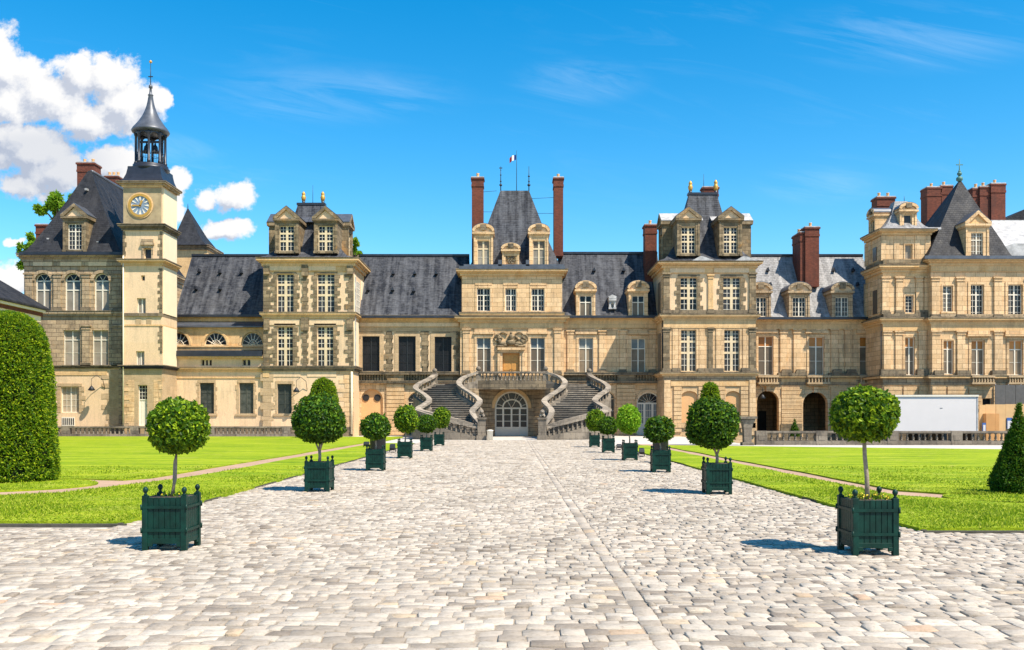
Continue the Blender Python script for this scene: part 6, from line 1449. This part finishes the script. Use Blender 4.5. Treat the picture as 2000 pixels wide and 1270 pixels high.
# front: newel posts with crouching lions, low raking balustrades
for s in (-1, 1):
    for nm, (xx, yy, h, w) in (('newel', (2.28, 69.3, 1.62, .3)), ('newel', (2.3, 71.8, 1.15, .2))):
        q = MB(); xx *= s; q.box(xx - w, xx + w, yy - w, yy + w, -.1, h); q.box(xx - w - .08, xx + w + .08, yy - w - .08, yy + w + .08, -.1, .28); q.box(xx - w - .07, xx + w + .07, yy - w - .07, yy + w + .07, h - .14, h); q.build('newel', M['stair_dark'], Q)
    q = MB(); v, f = ico(2); bx, by, bz = s * 2.28, 69.4, 1.62
    for dx, dy, dz, ra, rb, rc in ((0, .12, .2, .2, .34, .2), (0, -.12, .42, .17, .17, .2), (0, -.26, .4, .11, .12, .1), (.13, -.22, .1, .06, .16, .1), (-.13, -.22, .1, .06, .16, .1), (.16, .3, .12, .08, .16, .12), (-.16, .3, .12, .08, .16, .12)):
        q.add([(bx + dx + a * ra, by + dy + c * rb, bz + dz + d * rc) for a, c, d in v], f, 0, True)
    q.build('carved_lion', M['stair'], Q)
    path = [(s * 2.6, 69.3, .0), (s * 4.4, 69.45, .42), (s * 6.3, 70.1, .95), (s * 7.6, 71.6, 1.35)]; P = smooth(path, 5)
    rail_loft(P, .34, lambda p: -p.z - .2, .18).build('side_wall', M['stair_dark'], Q)
    r = rail_loft(P, .34, .78, .95).build('balustrade', M['stair'], Q)
    for p in line_pts(P, .36): baluster_mb(p.x, p.y, p.z + .18, .6, .1, 7).build('baluster', M['stair_dark'], r)
    for (xx, yy, zz_) in ((6.95, 82.9, 4.6), (2.9, 79.75, 4.6)):
        q = MB(); q.box(s * xx - .22, s * xx + .22, yy - .22, yy + .22, zz_ - .5, zz_ + 1.05); q.lathe(s * xx, yy, [(.1, zz_ + 1.05), (.2, zz_ + 1.15), (.22, zz_ + 1.28), (.12, zz_ + 1.42), (.02, zz_ + 1.46)], 10); q.build('newel', M['stair_dark'], Q)

# ================================================================== balustrades edging the moat
def moat_balustrade(name, label, D, px0, px1, pyt, pyb, piers, dens=1.0):
    t = thing(name, label, 'balustrade', (X((px0 + px1) / 2, D), D, 0)); x0, x1 = X(px0, D), X(px1, D); zt, z0 = Z(pyt, D), Z(pyb, D); h = zt - z0
    b = MB(); b.box(x0, x1, D - .2, D + .2, -.1, z0 + h * .2); b.box(x0, x1, D - .15, D + .15, z0 + h * .2, z0 + h * .25); b.build('plinth', M['stair_dark'], t)
    b = MB(); b.box(x0, x1, D - .19, D + .19, zt - h * .14, zt); b.box(x0, x1, D - .14, D + .14, zt - h * .2, zt - h * .14); b.build('rail', M['stair_dark'], t)
    first = None
    for px in piers:
        q = MB(); x = X(px, D); q.box(x - .34, x + .34, D - .22, D + .22, -.1, zt + .012); q.box(x - .2, x + .2, D - .24, D - .2, z0 + h * .3, zt - h * .25); q.build('pier', M['stair_dark'], t)
    n = int((x1 - x0) / (.36 / dens))
    for k in range(n):
        x = x0 + (x1 - x0) * (k + .5) / n
        if any(abs(x - X(p, D)) < .5 for p in piers): continue
        if first is None: first = baluster_mb(x, D, z0 + h * .25, h * .55, .095, 8).build('baluster', M['stair_dark'], t); fx = x
        else: c = first.copy(); COL.objects.link(c); c.parent = t; c.location.x = first.location.x + x - fx
    return t
moat_balustrade('moat_balustrade', 'dark stone balustrade along the far lawn edge before the left pavilions', 78, 60, 575, 833, 852.5, (130, 264, 412, 560))
moat_balustrade('moat_balustrade', 'dark stone balustrade before the open arches and white cabin on the right', 56.5, 1478, 1985, 842, 867, (1486, 1603, 1742, 1866, 1976))
b = MB(); D = 56.0
P = thing('end_pier', 'flared stone pedestal ending the right balustrade beside the second right tree', 'pedestal', (X(1459, D), D, 0))
x = X(1459, D); b.loft([[(x - w, D - d, z), (x + w, D - d, z), (x + w, D + d, z), (x - w, D + d, z)] for z, w, d in ((-.1, .34, .3), (.12, .34, .3), (.14, .22, .24), (.9, .24, .24), (1.25, .3, .28), (1.45, .42, .34), (1.55, .42, .34))], 0, False, True); b.build('block', M['stair_dark'], P)
b = MB(); b.box(x - .52, x + .52, D - .42, D + .42, 1.55, 1.7); b.build('cap', M['stair_dark'], P)

# ================================================================== building-site things on the right
D = 74.0
H = thing('site_cabin', 'long blank white cabin standing behind the right balustrade', 'cabin', (X(1826, D), D, 0))
b = MB(); b.box(X(1744, D), X(1910, D), D, D + 3, Z(842.5, D), Z(775, D)); b.build('wall', M['panel'], H)
for px in (1750, 1800, 1850, 1904): b = MB(); b.box(X(px - 3, D), X(px + 3, D), D + .3, D + 2.6, -2.5, Z(842.6, D)); b.build('support', M['iron'], H)
b = MB(); b.box(X(1743, D), X(1911, D), D - .08, D + 3.1, Z(775, D), Z(771.5, D)); b.build('roof', M['white'], H)
b = MB(); b.box(X(1907.5, D), X(1910.3, D), D - .03, D + .05, Z(842, D), Z(775, D)); b.build('seam', M['lead_pale'], H)
b = MB(); b.box(X(1836, D), X(1841, D), D - .02, D + .01, Z(797.6, D), Z(796.8, D)); b.build('fitting', M['lead'], H)
D = 75.0
O = thing('plywood_hoarding', 'orange plywood hoarding between the white cabin and the pointed yew', 'hoarding', (X(1970, D), D, 0))
for k, (a, c, t_) in enumerate(((1913, 1925, 791), (1925.5, 1945, 790), (1945.5, 1964, 790), (1964.5, 1985, 789.5), (1985.5, 2010, 789), (2010.5, 2050, 789))): b = MB(); b.box(X(a, D), X(c, D), D + .02 * (k % 2), D + .1, -2.5, Z(t_, D)); b.build('board', M['wood2'], O)
b = MB(); b.box(X(1920, D), X(1938, D), D - .5, D - .02, -2.5, Z(808, D)); b.box(X(1938.5, D), X(1945.5, D), D - .48, D - .02, -2.5, Z(808, D)); b.build('door_leaf', M['wood'], O)
b = MB(); b.box(X(1966, D), X(1977, D), D - .06, D, Z(838, D), Z(816, D), 0); b.box(X(1967, D), X(1976, D), D - .08, D - .05, Z(838, D), Z(822, D), 1); b.build('notice', [M['blue'], M['panel']], O)
b = MB(); b.box(X(1913, D), X(1919.5, D), D - .5, D - .4, Z(842, D), Z(826, D), 0); b.box(X(1914, D), X(1918.5, D), D - .52, D - .49, Z(842, D), Z(830, D), 1); b.build('notice', [M['blue'], M['panel']], O)
D = 76.5
N = thing('scaffold_screen', 'dark grey netting screen hung before the wall above the plywood hoarding', 'screen', (X(1980, D), D, 0))
b = MB()
for k in range(6): b.box(X(1944 + k * 20, D), X(1963.5 + k * 20, D), D + .015 * (k % 2), D + .06, Z(792, D), Z(752, D))
b.build('netting', M['netting'], N)
b = MB()
for k in range(5): x = X(1946 + k * 25, D); b.tube([(x, D + .15, -2.4), (x, D + .15, Z(750, D))], .04, 6)
b.build('scaffold_pole', M['lead'], N)

# ================================================================== small things
D = 68.6
U = thing('white_bollard', 'short pale stone post beside the left staircase newel', 'bollard', (X(957, D), D, 0))
b = MB(); b.lathe(X(957, D), D, [(.22, -.05), (.22, .6), (.25, .62), (.25, .68), (.1, .72)], 14); b.build('post', M['white'], U)
def floodlight(px, py, w, h, label, D=None):
    D = D or FPX * EYE / (py - HZ); x = X(px, D); t = thing('floodlight', label, 'floodlight', (x, D, 0), 'black floodlights on the lawn edge')
    b = MB(); b.box(x - w * .3, x + w * .3, D - .1, D + .1, -.05, .04); b.box(x - w / 2 - .02, x - w / 2 + .01, D - .03, D + .03, .02, h * .7); b.box(x + w / 2 - .01, x + w / 2 + .02, D - .03, D + .03, .02, h * .7); b.build('bracket', M['iron'], t)
    q = MB(); y0 = .1; q.loft([[(x - w / 2 * k, D + dy, y0 + zz * h), (x + w / 2 * k, D + dy, y0 + zz * h), (x + w / 2 * k, D + dy + .1 * k, y0 + zz * h), (x - w / 2 * k, D + dy + .1 * k, y0 + zz * h)] for k, dy, zz in ((.8, -.1, 0), (1, -.16, .35), (1, -.12, .8), (.85, -.02, 1))], 0, False, True); q.build('housing', M['iron'], t, .01)
    for sx in range(4): f = MB(); xx = x - w * .35 + sx * w * .23; f.box(xx, xx + .02, D + .02, D + .14, y0 + h * .2, y0 + h * .8); f.build('cooling_fin', M['iron'], t)
floodlight(767, 884, .26, .3, 'small black floodlight between the third and fourth left planters')
floodlight(716, 875, .3, .24, 'small black floodlight on the left lawn beside the third planter')
floodlight(1209, 879, .26, .2, 'small black floodlight between the fourth and fifth right planters')
floodlight(1253, 892, .22, .26, 'small black floodlight between the third and fourth right planters')
for px, D, h, lab in ((738, 34.5, .98, 'wide black bin standing directly behind the third left planter'), (1290, 33.5, 1.0, 'wide black bin standing directly behind the third right planter')):
    t = thing('black_bin', lab, 'bin', (X(px, D), D, 0)); x = X(px, D); r = 15.5 * D / FPX
    b = MB(); b.lathe(x, D, [(r * .9, -.05), (r, .1), (r, h - .1), (r * 1.06, h - .08), (r * 1.06, h), (r * .8, h + .06)], 16); b.build('drum', M['iron'], t)
    b = MB(); b.lathe(x, D, [(r * .5, h + .05), (r * .52, h + .1), (r * .1, h + .13)], 12); b.build('lid', M['iron'], t)
# yellow weeds along the left dirt path
